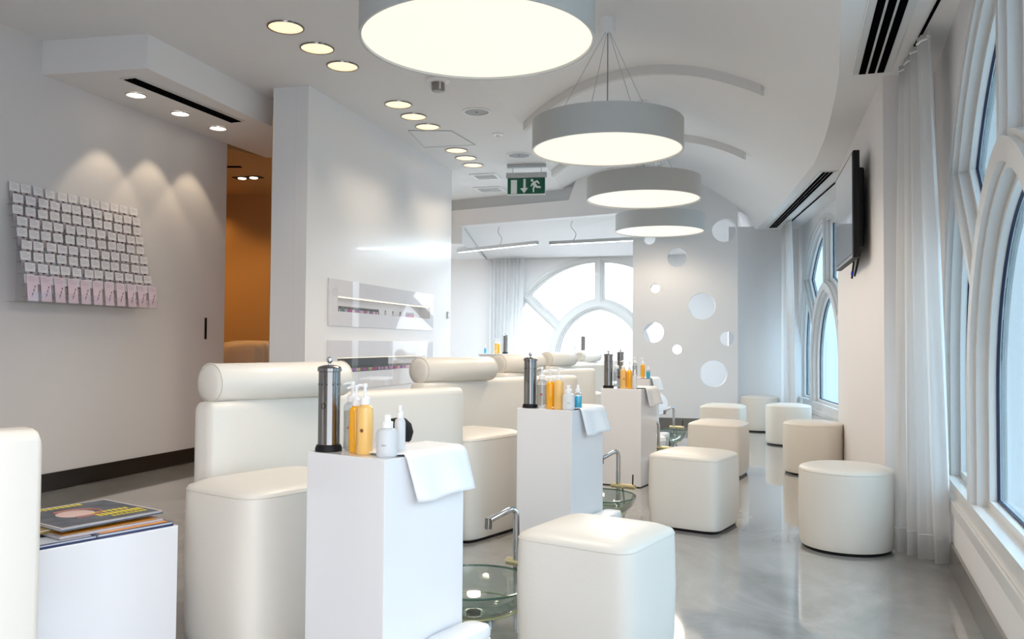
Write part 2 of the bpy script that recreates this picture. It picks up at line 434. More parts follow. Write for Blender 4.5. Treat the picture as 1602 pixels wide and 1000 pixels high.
# far facade
F_wc = math.dist(FP, (1.545, 14.84))
Mf2 = frame_m(FP, FQ)
g = G(); hole = [(F_wc + x, y) for x, y in win_outline(RO, SILL)]
g.add(*plate([[(0, 0), (FL, 0), (FL, 3.3), (0, 3.3)], hole], .08), Mf2 @ Matrix.Translation((0, 0, -.08)))
S(g.obj('wall_far', WALL, smooth=False))
make_window('window_3', Mf2 @ Matrix.Translation((F_wc, 0, -.11)) @ Matrix.Scale(-1, 4, Vector((0, 0, 1))), CLEARG)

# wall with round holes
HP, HQ = (1.70, 11.70), (3.10, 11.405)
HL = math.dist(HP, HQ); Hm = frame_m(HP, HQ)
topc = [(HL * i / 12, vz(HP[0] + (HQ[0] - HP[0]) * i / 12, HP[1] + (HQ[1] - HP[1]) * i / 12) + .03) for i in range(13)]
topc[-1] = (HL, topc[-1][1])
holes = [(2.889, 2.724, .165), (1.903, 2.621, .08), (2.27, 2.357, .135), (1.981, 1.935, .066), (2.598, 1.685, .185), (1.957, 1.324, .145), (2.272, 1.088, .066), (2.93, 1.241, .10), (2.749, .761, .185), (2.01, .336, .148)]
hs = []
for X, z, r in holes:
    s = (X * 1.0125 - HP[0]) / (HQ[0] - HP[0]) * HL
    hs.append([(s + r * math.cos(2 * PI * i / 40), 1.15 + (z - 1.15) * 1.0125 + r * math.sin(2 * PI * i / 40)) for i in range(40)])
g = G(); g.add(*plate([[(0, 0), (HL, 0)] + topc[::-1]] + hs, .1), Hm @ Matrix.Translation((0, 0, -.1)))
S(g.obj('wall_porthole', WALL, smooth=False))
g = G(); g.box(0, HL, .002, .137, 0, .012, Hm); S(g.obj('baseboard_porthole', BASEL, smooth=False))
jm = frame_m((3.10, 11.80), (4.05, 11.70)); 
g = G(); g.box(-.02, .98, 0, 2.84, -.1, 0, jm); S(g.obj('wall_jog', WALL, smooth=False))
g = G(); g.box(0, .95, .002, .137, 0, .012, jm); S(g.obj('baseboard_jog', BASEL, smooth=False))

# ------------------------------------------------------------------ curtains
def curtain(name, tp, bt, zt, zb, nf, amp, label):
    g = G(); n = nf * 10; rings_t = []; nz = 14
    (t0, t1), (b0, b1) = tp, bt
    rows = []
    for k in range(nz + 1):
        f = k / nz; z = zt + (zb - zt) * f; row = []
        e0 = Vector(t0).lerp(Vector(b0), f); e1 = Vector(t1).lerp(Vector(b1), f); d = (e1 - e0); nn = Vector((d.y, -d.x)).normalized()
        for i in range(n + 1):
            s = i / n; a = amp * (.55 + .45 * f)
            off = a * math.sin(2 * PI * nf * s + .6 * math.sin(5 * s)) + a * .35 * math.sin(2 * PI * nf * 2.3 * s + 1.5 * f)
            p = e0 + d * s + nn * off; row.append((p.x, p.y, z))
        rows.append(row)
    vs = [p for r in rows for p in r]; fs = []
    for k in range(nz):
        for i in range(n):
            a = k * (n + 1) + i; fs.append([a, a + 1, a + n + 2, a + n + 1])
    g.add(vs, fs); root = g.obj(name, SHEER, ang=2.5)
    md = root.modifiers.new('thick', 'SOLIDIFY'); md.thickness = .003
    tag(root, label, 'curtain', 'white sheer curtains')
    # hem band, pleat heading tape as parts
    e = G(); hz = zb + .13
    row = rows[-1]; e.tube([(p[0], p[1], hz) for p in row], .0025, 5); e.obj('hem', WPLAS, root)
    e = G(); e.tube([(p[0], p[1], zt - .03) for p in rows[0]], .006, 5); e.obj('heading_tape', WPLAS, root)
    return root
curtain('curtain', ((2.262, 4.80), (2.115, 4.22)), ((2.14, 4.63), (2.26, 4.315)), 2.775, .025, 4, .036, 'white sheer curtain hanging beside the pillar at the nearest window')
curtain('curtain', ((3.60, 10.75), (3.76, 11.5)), ((3.66, 10.75), (3.78, 11.5)), 2.785, .025, 6, .04, 'white sheer curtain at the far end of the right-hand windows')
curtain('curtain', ((-.42, 15.22), (.22, 15.03)), ((-.42, 15.22), (.14, 15.05)), 2.70, .025, 9, .04, 'white sheer curtain left of the big arched window at the back')
for i, (a, b) in enumerate([((1.42, 1.9), (2.31, 4.90)), ((3.22, 8.2), (3.79, 11.6))]):
    g = G(); g.tube([(a[0], a[1], 2.79), (b[0], b[1], 2.79)], .008, 6)
    tag(g.obj('curtain_rail', SLOT), ['dark curtain rail on the ceiling of the nearest window bay', 'dark curtain rail on the ceiling of the far window bay'][i], 'curtain rail')

# ------------------------------------------------------------------ air diffusers
def diffuser(p, q, w, z, label):
    L = math.dist(p, q); ang = math.atan2(q[1] - p[1], q[0] - p[0])
    r = empty('air_diffuser', (p[0], p[1], z), ang, label, 'air vent', 'linear slot diffusers')
    g = G(); g.box(0, L, 0, w, -.008, -.001, bev=.002, seg=1); g.obj('frame', FRAME, r, smooth=False)
    sw = w * .17
    for k in range(3):
        c = w * (.27 + .23 * k)
        g = G(); g.box(.015, L - .015, c - sw / 2, c + sw / 2, -.0125, -.0085); g.obj('slot', SLOT, r, smooth=False)
    return r
diffuser((2.047, 4.993), (1.38, 3.0), .22, ZB, 'white three-slot ceiling vent above the nearest window')
diffuser((3.547, 11.55), (2.898, 7.8), .15, ZB, 'long three-slot ceiling vent beyond the television')
diffuser((-2.86, 6.25), (-2.44, 7.50), .17, SZ, 'three-slot vent under the dropped ceiling box on the left')

# ------------------------------------------------------------------ ceiling lights
def downlight(loc, R, lens, label, group, proto=None):
    if proto: return dup(proto, loc, 0, label, group)
    r = empty('downlight', loc, 0, label, 'ceiling light', group)
    g = G(); g.lathe([(R * .93, -.002), (R * .93, -.010), (R, -.010), (R * 1.02, -.002)], 40, caps=(False, False)); g.obj('trim_ring', STEEL, r)
    g = G(); g.lathe([(R * .93, -.003), (R * .9, -.005), (R * .5, -.0035)], 40, caps=(True, True)); g.obj('lens', lens, r)
    return r
DL = [(-1.645, 5.92), (-1.518, 6.343), (-1.404, 6.754), (-1.096, 7.837), (-1.0, 8.257), (-.899, 8.645), (-.668, 9.70), (-.578, 10.10), (-.51, 10.50)]
trio = ['nearest trio of downlights, beside the dropped ceiling box', 'middle trio of downlights, beyond the smoke detector', 'farthest trio of downlights, beyond the ceiling hatch']
pos = ['nearest', 'middle', 'farthest']
pr = None
for i, (x, y) in enumerate(DL):
    d = downlight((x, y, ZC), .13, DLENS, 'recessed downlight, %s of the %s' % (pos[i % 3], trio[i // 3]), 'recessed downlights in the flat ceiling', pr); pr = pr or d
pr = None
for i, (x, y) in enumerate([(-3.08, 6.724), (-2.936, 7.264), (-2.778, 7.759)]):
    d = downlight((x, y, SZ), .078, SLENS, 'small round downlight under the dropped ceiling box, %s of three' % pos[i], 'soffit downlights by the left wall', pr); pr = pr or d
    ld = bpy.data.lights.new('spot', 'SPOT'); ld.energy = 9; ld.color = (1, .80, .55); ld.spot_size = math.radians(74); ld.spot_blend = .25; ld.shadow_soft_size = .03
    lo = bpy.data.objects.new('soffit_spot', ld); C.objects.link(lo); lo.location = (x - .02, y, SZ - .03)
for x, y in DL:
    ld = bpy.data.lights.new('spot', 'SPOT'); ld.energy = 9; ld.color = (1, .84, .62); ld.spot_size = math.radians(100); ld.spot_blend = .6; ld.shadow_soft_size = .08
    lo = bpy.data.objects.new('ceiling_spot', ld); C.objects.link(lo); lo.location = (x, y, ZC - .03)
# corridor lamp
r = empty('ceiling_lamp', (-3.24, 10.1, SZ), math.radians(-15), 'twin spot lamp in a dark frame on the warm-lit corridor ceiling', 'ceiling light')
g = G(); g.box(-.18, .18, -.07, .07, -.008, -.001); g.obj('frame', BLACK, r, smooth=False)
for sx in (-.08, .08):
    g = G(); g.lathe([(.05, -.010), (.045, -.016)], 20, (sx, 0)); g.obj('lamp_face', SLENS, r)
g = G(); g.box(-3.42, -3.12, 9.45, 9.51, SZ - .008, SZ - .001); tag(g.obj('ceiling_slot_vent', SLOT, smooth=False), 'dark slot vent on the warm-lit corridor ceiling', 'air vent')
for (x, y, e) in [(-3.24, 10.1, 20), (-4.6, 9.6, 26), (-4.4, 10.95, 14)]:
    ld = bpy.data.lights.new('spot', 'SPOT'); ld.energy = e; ld.color = (1, .50, .14); ld.spot_size = math.radians(140); ld.spot_blend = .5; ld.shadow_soft_size = .05
    lo = bpy.data.objects.new('corridor_spot', ld); C.objects.link(lo); lo.location = (x, y, SZ - .05)

# ------------------------------------------------------------------ drum pendants
def pendant(x, y, label, proto=None):
    zc = vz(x, y)
    r = empty('pendant_lamp', (x, y, 2.63), 0, label, 'pendant lamp', 'drum pendants in a row down the room')
    R = .576
    g = G(); g.lathe([(R - .012, .02), (R - .012, 0), (R, 0), (R, .22), (R - .012, .22), (R - .012, .19), (.02, .19)], 96, caps=(False, True)); g.obj('drum_shade', DRUM, r, ang=.8)
    g = G(); g.lathe([(R - .013, .012), (R * .6, .010), (.05, .009)], 96, caps=(True, True)); g.obj('diffuser', LENS, r)
    top = zc - 2.63
    g = G(); g.lathe([(.055, top - .115), (.06, top - .11), (.06, top + .03)], 24); g.obj('canopy', WPLAS, r)
    for k, a in enumerate([.35, 1.92, 3.5, 5.06]):
        g = G(); g.tube([(.02 * math.cos(a), .02 * math.sin(a), top - .11), (.42 * math.cos(a), .42 * math.sin(a), .2)], .0022, 6); g.obj('cable', ALU, r)
    g = G(); g.tube([(0, 0, top - .11), (0, 0, .19)], .004, 6); g.obj('power_cord', INK, r)
    return r
pendant(-.18, 4.05, 'large round drum pendant nearest the camera, cut by the top of the picture')
pendant(-1.15, 1.75, 'drum pendant added for fill light, above and left of the camera, outside the picture')  # this and the next are unseen lamps added for warm fill
pendant(-2.15, -.6, 'drum pendant added for fill light, behind the camera, outside the picture')
pendant(.72, 6.32, 'round drum pendant, second from the front, hanging on visible cables')
pendant(1.335, 8.46, 'round drum pendant, third from the front')
pendant(1.925, 10.85, 'round drum pendant farthest away, in front of the wall with round holes')
for i, (a, b) in enumerate([((-.90, 13.68), (.376, 12.444)), ((.561, 12.513), (1.80, 11.90))]):
    a = Vector(a); b = Vector(b)
    if i == 0: a = a + (b - a) * .0
    L = (b - a).length; r = empty('linear_lamp', (a.x, a.y, 2.65), math.atan2(b.y - a.y, b.x - a.x), ['slim white linear lamp in the back room, left one', 'slim white linear lamp in the back room, right one beside the wall with holes'][i], 'pendant lamp', 'linear lamps in the back room')
    g = G(); g.box(0, L, -.03, .03, 0, .05, bev=.006); g.obj('housing', ALU, r, smooth=False)
    g = G(); g.box(.03, L - .03, -.022, .022, -.006, -.001); g.obj('lens', TUBE, r, smooth=False)
    ld = bpy.data.lights.new('tube_light', 'AREA'); ld.shape = 'RECTANGLE'; ld.size = L * .9; ld.size_y = .05; ld.energy = 45; ld.color = (.74, .90, 1)
    lo = bpy.data.objects.new('tube_light', ld); C.objects.link(lo); lo.location = ((a.x + b.x) / 2, (a.y + b.y) / 2, 2.635); lo.rotation_euler.z = math.atan2(b.y - a.y, b.x - a.x)
    g = G(); xs = L * (.55 if i == 0 else .28)
    g.tube([(xs + .05 * math.sin(t * 7.0) * (1 - abs(2 * t - 1) * .4), 0, .05 + t * .34) for t in [j / 20 for j in range(21)]], .006, 6); g.obj('power_cord', ALU, r)

# ------------------------------------------------------------------ ceiling fittings
r = empty('smoke_detector', (-.654, 7.10, ZC), 0, 'grey round smoke detector on the flat ceiling just beyond the first pendant', 'smoke detector')
g = G(); g.lathe([(.10, -.001), (.10, -.012), (.075, -.03)], 32); g.obj('mounting_base', WPLAS, r)
g = G(); g.lathe([(.058, -.03), (.06, -.075), (.05, -.10), (.03, -.104)], 32); g.obj('sensor_head', mat('detector_grey', (.25, .22, .21), .4, coat=.5), r)
for k in range(4):
    a = k * PI / 2 + .4; g = G(); g.box(-.006, .006, .058, .066, -.095, -.032, Matrix.Rotation(a, 4, 'Z')); g.obj('vent_rib', WPLAS, r)
def speaker(x, y, R, label):
    r = empty('ceiling_speaker', (x, y, ZC), 0, label, 'ceiling speaker', 'round ceiling speakers')
    g = G(); g.lathe([(R * .84, -.003), (R * .84, -.012), (R * .95, -.012), (R, -.002)], 40, caps=(False, False)); g.obj('rim', WPLAS, r)
    g = G(); g.lathe([(R * .84, -.004), (R * .3, -.009)], 40); g.obj('grille', mat('grille_grey', (.42, .43, .45), .6), r)
    g = G(); g.lathe([(.012, -.009), (.008, -.014)], 12); g.obj('badge', INK, r)
speaker(-.36, 8.06, .14, 'round grey ceiling speaker nearest the camera')
speaker(.07, 9.91, .15, 'round grey ceiling speaker just above the exit sign')
g = G(); g.lathe([(.06, -.001), (.055, -.01), (.02, -.014), (.018, -.035), (.006, -.04)], 24); tag(g.obj('sprinkler', WPLAS, loc=(-.167, 8.94, ZC)), 'small round sprinkler head on the ceiling between the two speakers', 'sprinkler')
r = empty('ceiling_hatch', (0, 0, 0), 0, 'flat square access hatch in the ceiling beside the wall partition', 'access hatch')
hp = [(-1.123, 8.80), (-.66, 8.80), (-.43, 9.42), (-1.03, 9.56)]
g = G(); inn = [(-1.115, 8.812), (-.667, 8.812), (-.444, 9.41), (-1.025, 9.545)]
g.add(*plate([hp, inn], .003), Matrix.Translation((0, 0, ZC - .004))); g.obj('frame', ALU, r, smooth=False)
g = G(); g.add(*plate([inn], .0012), Matrix.Translation((0, 0, ZC - .0025))); g.obj('panel', CEIL, r, smooth=False)
for (x, y, s, lb, n) in [(-.37, 11.2, .36, 'square louvred ceiling vent left of the exit sign', 4), (-.34, 12.15, .40, 'square grey ceiling vent farther back, near the beam', 3)]:
    r = empty('ceiling_vent', (x, y, ZC), math.radians(-15), lb, 'air vent', 'square ceiling vents')
    g = G(); q = s / 2; g.add(*plate([[(-q, -q), (q, -q), (q, q), (-q, q)], [(-q + .04, -q + .04), (q - .04, -q + .04), (q - .04, q - .04), (-q + .04, q - .04)]], .006), Matrix.Translation((0, 0, -.008))); g.obj('frame', WPLAS, r, smooth=False)
    g = G(); g.box(-q + .04, q - .04, -q + .04, q - .04, -.004, -.001); g.obj('backing', SLOT if n == 4 else ALU, r, smooth=False)
    for k in range(n):
        yy = -q + .08 + k * (s - .16) / (n - 1); g = G(); g.box(-q + .045, q - .045, yy - .014, yy + .014, -.012, -.006); g.obj('louvre', WPLAS, r, smooth=False)

# exit sign
r = empty('exit_sign', (-.07, 10.48, 3.03), math.radians(-9), 'green and white emergency exit sign hanging from the ceiling', 'exit sign')
g = G(); g.box(0, .485, -.015, .015, .0, .215, bev=.003); g.obj('sign_panel', [SIGNW], r, smooth=False)
g = G(); g.box(.006, .479, -.018, -.0155, .012, .212); g.obj('green_face', GREEN, r, smooth=False, label='green sign face')
g = G(); g.box(-.015, .50, -.035, .035, .216, .28, bev=.004); g.obj('housing', ALU, r, smooth=False)
g = G(); g.box(-.005, .49, -.03, .03, .345, .388, bev=.003); g.obj('ceiling_rail', ALU, r, smooth=False)
for x in (.07, .43): g = G(); g.tube([(x, 0, .28), (x, 0, .345)], .003, 6); g.obj('hanger', INK, r)
def sp(px, py): return ((px - 545) / 360 * .485, (425 - py) / 142 * .215)   # picture of the sign, crop units
mp = Matrix(((1, 0, 0, 0), (0, 0, 1, -.0195), (0, 1, 0, 0), (0, 0, 0, 1)))
def pict(name, polys, circ=None):
    g = G()
    for po in polys: g.add(*plate([[sp(*p) for p in po]], .0012), mp)
    if circ: c = sp(circ[0], circ[1]); g.add(*plate([[(c[0] + circ[2] * math.cos(t * PI / 8), c[1] + circ[2] * math.sin(t * PI / 8)) for t in range(16)]], .0012), mp)
    g.obj(name, SIGNW, r, smooth=False)
pict('door_symbol', [[(580, 300), (638, 300), (638, 415), (580, 415)]])
pict('arrow_symbol', [[(698, 292), (720, 292), (720, 368), (742, 368), (706, 412), (668, 372), (698, 368)]])
pict('running_man_symbol', [[(792, 318), (830, 305), (852, 330), (845, 338), (824, 322), (812, 326), (828, 352), (862, 358), (862, 372), (822, 370), (808, 358), (800, 378), (800, 405), (788, 405), (786, 375), (795, 352), (784, 342), (778, 358), (766, 352), (778, 330)]], (780, 306, .018))

# ------------------------------------------------------------------ television
p = Vector((2.316, 5.633)); q = Vector((2.612, 6.695)); u = (q - p).normalized()
r = empty('television', (p.x, p.y, 1.755), math.atan2(u.y, u.x), 'black flat-screen television mounted on the pillar between the windows', 'television')
W = (q - p).length; Ht = .735
# local x along the wall, local y = away from wall (towards room), x-right/y-left
g = G(); g.box(0, W, -.045, 0, 0, Ht, bev=.008); g.obj('housing', BLACK, r, smooth=False)
g = G(); g.box(.02, W - .02, .0005, .003, .03, Ht - .02); g.obj('screen', SCREEN, r, smooth=False)
g = G(); g.box(.0, W, .0005, .006, .0, .022, bev=.002); g.obj('lower_bezel', mat('grey_bezel', (.25, .26, .28), .25, .5), r, smooth=False)
g = G(); g.box(.10, W - .10, -.085, -.045, .08, Ht - .10, bev=.012); g.obj('rear_cover', BLACK, r, smooth=False)
g = G(); g.box(.35, .85, -.118, -.085, .2, .5); g.obj('wall_bracket', BLACK, r, smooth=False)
g = G(); g.tube([(.25 + .03 * math.sin(t * 9), -.05 - .015 * math.cos(t * 6), .02 - .13 * math.sin(PI * t)) for t in [j / 16 for j in range(17)]], .006, 6)
g.tube([(.3, -.04, .0), (.31, -.035, -.05), (.33, -.03, -.12)], .007, 6); g.obj('dangling_cable', BLACK, r)
g = G(); g.tube([(.318, -.033, -.07), (.323, -.031, -.095)], .010, 8); g.obj('cable_plug', mat('blue_plug', (.02, .03, .5), .4), r, label='blue cable plug')

# ------------------------------------------------------------------ upholstered stools
def stool_rings(a, b, e, h, z0, crown, bulge=.02, n=56):
    P = [(.97, z0), (.985, z0 + .01), (1.0, z0 + .04), (1 + bulge, z0 + h * .5), (1.006, h - .05), (1.0, h - .016), (.990, h - .005), (.972, h)]
    rings = [[(x * s, y * s, z) for x, y in superellipse(a, b, e, n)] for s, z in P]
    for s, f in [(.85, .45), (.65, .75), (.4, .93), (.15, 1.0)]:
        rings.append([(x * s, y * s, h + crown * f) for x, y in superellipse(a, b, e + (2 - e) * (1 - s) * .6, n)])
    return rings
def stool(name, a, b, e, h, crown, loc, rz, label, cat, group, parent=None):
    r = parent or empty(name, loc, rz, label, cat, group)
    g = G(); g.loft(stool_rings(a, b, e, h, .018, crown)); g.obj('cushion_body', LEATH, r, ang=1.2)
    g = G(); g.loft([[(x * s, y * s, z) for x, y in superellipse(a, b, e, 48)] for s, z in [(.93, .0), (.96, .02)]]); g.obj('base', BLACK, r)
    g = G(); g.tube([(x * 1.0, y * 1.0, h - .014) for x, y in superellipse(a, b, e, 64)], .0022, 6, closed=True); g.obj('seam', LEATHP, r)
    return r
th = [35, 32, 29, 27, 25]
def uv(t): t = math.radians(t); return Vector((math.sin(t), math.cos(t))), Vector((math.cos(t), -math.sin(t)))
OT = [(Vector((.395, 2.80)), 33), (Vector((1.245, 5.03)), 33), (Vector((1.965, 7.17)), 27), (Vector((2.55, 9.25)), 24)]
olab = ['large square cream leather ottoman in the foreground, beside the glass foot basin', 'square cream ottoman in the middle, second from the front', 'square cream ottoman third from the front, behind the middle one', 'square cream ottoman farthest away, nearest the wall with round holes']
pr = None
for (c, t), lb in zip(OT, olab):
    e, n = uv(t); ctr = c + e * .235 - n * .235
    if pr is None: pr = stool('ottoman', .235, .235, 7, .455, .030, (ctr.x, ctr.y, 0), -math.radians(t), lb, 'ottoman', 'square cream ottomans')
    else: dup(pr, (ctr.x, ctr.y, 0), -math.radians(t), lb)
PF = [(1.925, 4.80), (2.735, 7.56), (3.245, 9.76), (3.375, 11.30)]
plab = ['large round cream pouf beside the near curtain', 'round cream pouf against the pillar under the television, second from the front', 'round cream pouf under the far window, third from the front', 'round cream pouf farthest away, in the corner by the far curtain']
pr = None
for (x, y), lb in zip(PF, plab):
    if pr is None: pr = stool('pouf', .255, .255, 2, .455, .022, (x, y, 0), 0, lb, 'pouf', 'round cream poufs along the windows')
    else: dup(pr, (x, y, 0), 0, lb)

# ------------------------------------------------------------------ armchairs (bench back, bolster, seat block)
def rr(w, h, r, n=5):
    """rounded rectangle (x: -w/2..w/2, y: 0..h)"""
    out = []
    for cx, cy, a in [(w / 2 - r, h - r, 0), (-w / 2 + r, h - r, PI / 2), (-w / 2 + r, r, PI), (w / 2 - r, r, 1.5 * PI)]:
        for k in range(n + 1): out.append((cx + r * math.cos(a + k * PI / 2 / n), cy + r * math.sin(a + k * PI / 2 / n)))
    return out
def armchair(B, t, length, label):
    """origin at the near front foot of the backrest; local y runs along the backrest, local x faces the room"""
    r = empty('armchair', (B[0], B[1], 0), -math.radians(t), label, 'armchair', 'cream treatment armchairs in a row')
    g = G(); rings = []; sec = rr(.13, .90, .035); n = 16
    for k in range(n + 1):
        f = k / n; y = f * length; x = -.065 - .10 * math.sin(PI * f)
        sc = 1
        rings.append([(x + px, y, pz) for px, pz in sec])
    def endring(x, y, s): return [(x + px * s, y, .45 + (pz - .45) * (1 - (1 - s) * .15)) for px, pz in sec]
    rings = [endring(-.065, -.025, .55), endring(-.065, -.012, .88)] + rings + [endring(-.065, length + .012, .88), endring(-.065, length + .025, .55)]
    g.loft(rings); g.obj('backrest', LEATH, r, ang=.9)
    g = G(); g.tube([(-.005 - .10 * math.sin(PI * k / 16), length * k / 16, .872) for k in range(17)], .004, 6); g.obj('seam', LEATHP, r)
    g = G(); bl = .76; R = .083
    prof = [(.02, -.006), (.06, -.004), (.074, .004), (R, .016), (R, bl - .016), (.074, bl - .004), (.06, bl + .004), (.02, bl + .006)]
    M = Matrix.Translation((-.10, .03, .975)) @ Matrix.Rotation(-PI / 2 + .0, 4, 'X')
    g.lathe(prof, 40, M=M)
    bo = g.obj('bolster', LEATH, r, ang=1.0)
    for yy in (.012, bl - .012):
        g = G(); g.tube([(R * math.cos(a * PI / 20), R * math.sin(a * PI / 20), yy) for a in range(40)], .003, 6, M=M, closed=True); g.obj('bolster_piping', LEATHP, bo)
    # seat block
    sx, sy, h = .225, .30, .60
    cx, cy = .265, .10
    T = Matrix.Translation((cx, cy, 0))
    g = G(); g.loft(stool_rings(sx, sy, 6, h, .018, .03, .015), M=T); g.obj('seat', LEATH, r, ang=1.2)
    g = G(); g.loft([[(x * s, y * s, z) for x, y in superellipse(sx, sy, 6, 48)] for s, z in [(.93, .0), (.96, .02)]], M=T); g.obj('base', BLACK, r)
    g = G(); g.tube([(x, y, h - .014) for x, y in superellipse(sx, sy, 6, 64)], .0025, 6, M=T, closed=True); g.obj('seat_seam', LEATHP, r)
    return r
alab = ['cream leather armchair with bolster and square seat, behind the nearest pedestal',
        'cream leather armchair with bolster, second in the row, behind the second pedestal',
        'cream leather armchair with bolster, third in the row',
        'cream leather armchair with bolster, fourth in the row',
        'grey-white armchair farthest away, beside the wall with round holes']
CH = [((-1.205, 3.40), 35, 1.62), ((-.53, 5.20), 35, 1.85), ((-.05, 7.05), 30, 1.85), ((.46, 9.35), 27, 1.7), ((1.05, 11.9), 25, 1.6)]
for (B, t, L), lb in zip(CH, alab): armchair(B, t, L, lb)
armchair((-2.44, 1.03), 40, 1.72, 'white leather armchair cut by the left edge of the picture')
g = G(); g.loft([[(x * s, y * s, z) for x, y in superellipse(.075, .05, 2.2, 28)] for s, z in [(.5, 0), (.85, .02), (1, .06), (.85, .10), (.5, .125), (.1, .13)]])
# dark rounded cushion lying against the first backrest
g.obj('cushion', mat('black_fabric', (.008, .008, .01), .8), loc=(-.545, 4.02, .66), rz=.4)
cu = bpy.data.objects['cushion']; tag(cu, 'small black rounded cushion showing behind the spray bottles of the first pedestal', 'cushion')
g = G(); g.lathe([(.10, 0), (.10, .012), (.018, .02), (.018, .60), (.06, .61), (.07, .62)], 24)
g.lathe([(.08, .622), (.09, .63), (.09, .655), (.08, .659)], 24)
g.obj('stand', LACQ, cu, loc=(0, 0, -.66))

# ------------------------------------------------------------------ white side table and magazines
e, n = uv(37)
c0 = Vector((-1.175, 2.96))
r = empty('side_table', (c0.x, c0.y, 0), -math.radians(37), 'low white lacquered cube table holding magazines, lower left', 'side table')
g = G(); g.box(-.42, 0, -.53, 0, .02, .5, bev=.003); g.obj('cabinet_body', LACQ, r, smooth=False)
g = G(); g.box(-.40, -.02, -.51, -.02, 0, .02); g.obj('plinth', BLACK, r, smooth=False)
def magazine(cx, cy, z, rz, w, h, t, cov, label, art=None):
    """local x across the cover, y up the cover"""
    e, n = uv(37); P = c0 + n * cx + e * cy
    r = empty('magazine', (P.x, P.y, z), -math.radians(37) + rz, label, 'magazine', 'magazines on the white table')
    g = G(); g.box(-w / 2 + .003, w / 2 - .003, -h / 2 + .003, h / 2 - .003, .001, t - .001); g.obj('pages', mat('paper', (.75, .76, .80), .6), r, smooth=False)
    g = G(); g.box(-w / 2, w / 2, -h / 2, h / 2, 0, .001); g.box(-w / 2, w / 2, -h / 2, h / 2, t - .001, t); g.box(-w / 2 - .001, -w / 2, -h / 2, h / 2, 0, t); g.box(w / 2, w / 2 + .0008, -h / 2, h / 2, 0, t * .55)
    g.obj('cover', cov, r, smooth=False)
    if art: art(r, w, h, t)
    return r
YEL = mat('yellow_print', (.85, .68, .03), .35); NAVY = mat('navy_cover', (.03, .045, .12), .25, coat=.5); DG = mat('slate_cover', (.015, .025, .035), .6, noise=(14, (.22, .23, .27)))
SKIN = mat('pink_print', (.72, .45, .40), .4, noise=(30, (.85, .66, .62))); RING = mat('ring_print', (.40, .16, .13), .4); OR2 = mat('orange_print', (.85, .33, .03), .4)
def art_main(r, w, h, t):
    z = t + .0004
    for x0, y0, x1, y1, N in [(-.47, -.30, -.38, .22, 9), (.05, .02, .12, .40, 7), (.16, .0, .27, .46, 9), (.31, .08, .36, .44, 8)]:
        g = G()
        for k in range(N):
            a = y0 + (y1 - y0) * k / N; b = a + (y1 - y0) / N * .72
            g.box(x0 * w, x1 * w, a * h, b * h, z, z + .0004)
        g.obj('cover_text', YEL, r, smooth=False, label='yellow cover lettering')
    g = G(); g.lathe([(.062, z + .0001), (.02, z + .0006)], 28, (-.02 * w, -.08 * h)); g.obj('cover_portrait', SKIN, r, smooth=False, label='pink portrait picture')
    g = G(); g.tube([(-.02 * w + .072 * math.cos(a * PI / 16), -.08 * h + .085 * math.sin(a * PI / 16), z + .0006) for a in range(-2, 20)], .004, 5); g.obj('portrait_ring', RING, r, smooth=False)
    g = G()
    for o in (0,): g.add(*plate([[(-w / 2, -h / 2), (w / 2, -h / 2), (w / 2, h / 2), (-w / 2, h / 2)], [(-w / 2 + .006, -h / 2 + .006), (w / 2 - .006, -h / 2 + .006), (w / 2 - .006, h / 2 - .006), (-w / 2 + .006, h / 2 - .006)]], .0003), Matrix.Translation((0, 0, z)))
    g.obj('cover_border', mat('cover_border', (.80, .72, .68), .4), r, smooth=False)
def art_small(m):
    def f(r, w, h, t):
        g = G(); g.box(w * .05, w * .45, -h * .45, h * .45, t + .0002, t + .0008); g.obj('cover_print', m, r, smooth=False)
    return f
magazine(-.125, -.405, .501, 0, .24, .24, .012, NAVY, 'thin dark blue magazine at the bottom left of the stack', art_small(mat('pale_print', (.6, .65, .72), .4)))
magazine(-.125, -.150, .501, .0, .245, .265, .014, NAVY, 'dark blue magazine at the bottom right of the stack', art_small(OR2))
magazine(-.175, -.22, .516, .03, .29, .36, .009, mat('grey_cover', (.35, .33, .36), .3, coat=.4, noise=(12, (.62, .5, .48))), 'magazine with grey cover in the middle of the stack', art_small(OR2))
magazine(-.25, -.38, .526, .15, .26, .26, .010, mat('black_yellow_cover', (.06, .05, .04), .3, coat=.4, noise=(14, (.75, .50, .05))), 'magazine with black and yellow cover under the left side of the top one')
magazine(-.235, -.215, .537, .06, .37, .36, .010, DG, 'magazine with slate cover and yellow lettering, topmost of the stack', art_main)

# ------------------------------------------------------------------ pedestals and what stands on them
def pedestal(M, t, label, proto=None):
    if proto: return dup(proto, (M[0], M[1], 0), -math.radians(t), label)
    r = empty('pedestal', (M[0], M[1], 0), -math.radians(t), label, 'pedestal', 'white lacquered pedestals')
    g = G(); g.box(-.345, 0, 0, .40, .008, .79, bev=.0025); g.obj('cabinet_body', LACQ, r, smooth=False)
    g = G(); g.box(-.335, -.01, .01, .39, 0, .008); g.obj('plinth', BLACK, r, smooth=False)
    return r
PD = [((-.387, 2.564), 34), ((.328, 4.501), 31), ((1.043, 6.70), 28), ((1.44, 8.75), 26)]
pd = None
for (M, t), lb in zip(PD, ['white lacquered pedestal nearest the camera, beside the foreground ottoman', 'white lacquered pedestal second from the front', 'white lacquered pedestal third from the front', 'white lacquered pedestal fourth from the front, mostly hidden behind the third']):
    o = pedestal(M, t, lb, pd); pd = pd or o
def on(i, x, y, z=.7905):
    M, t = PD[i]; e, n = uv(t); P = Vector(M) + n * x + e * y
    return (P.x, P.y, z)

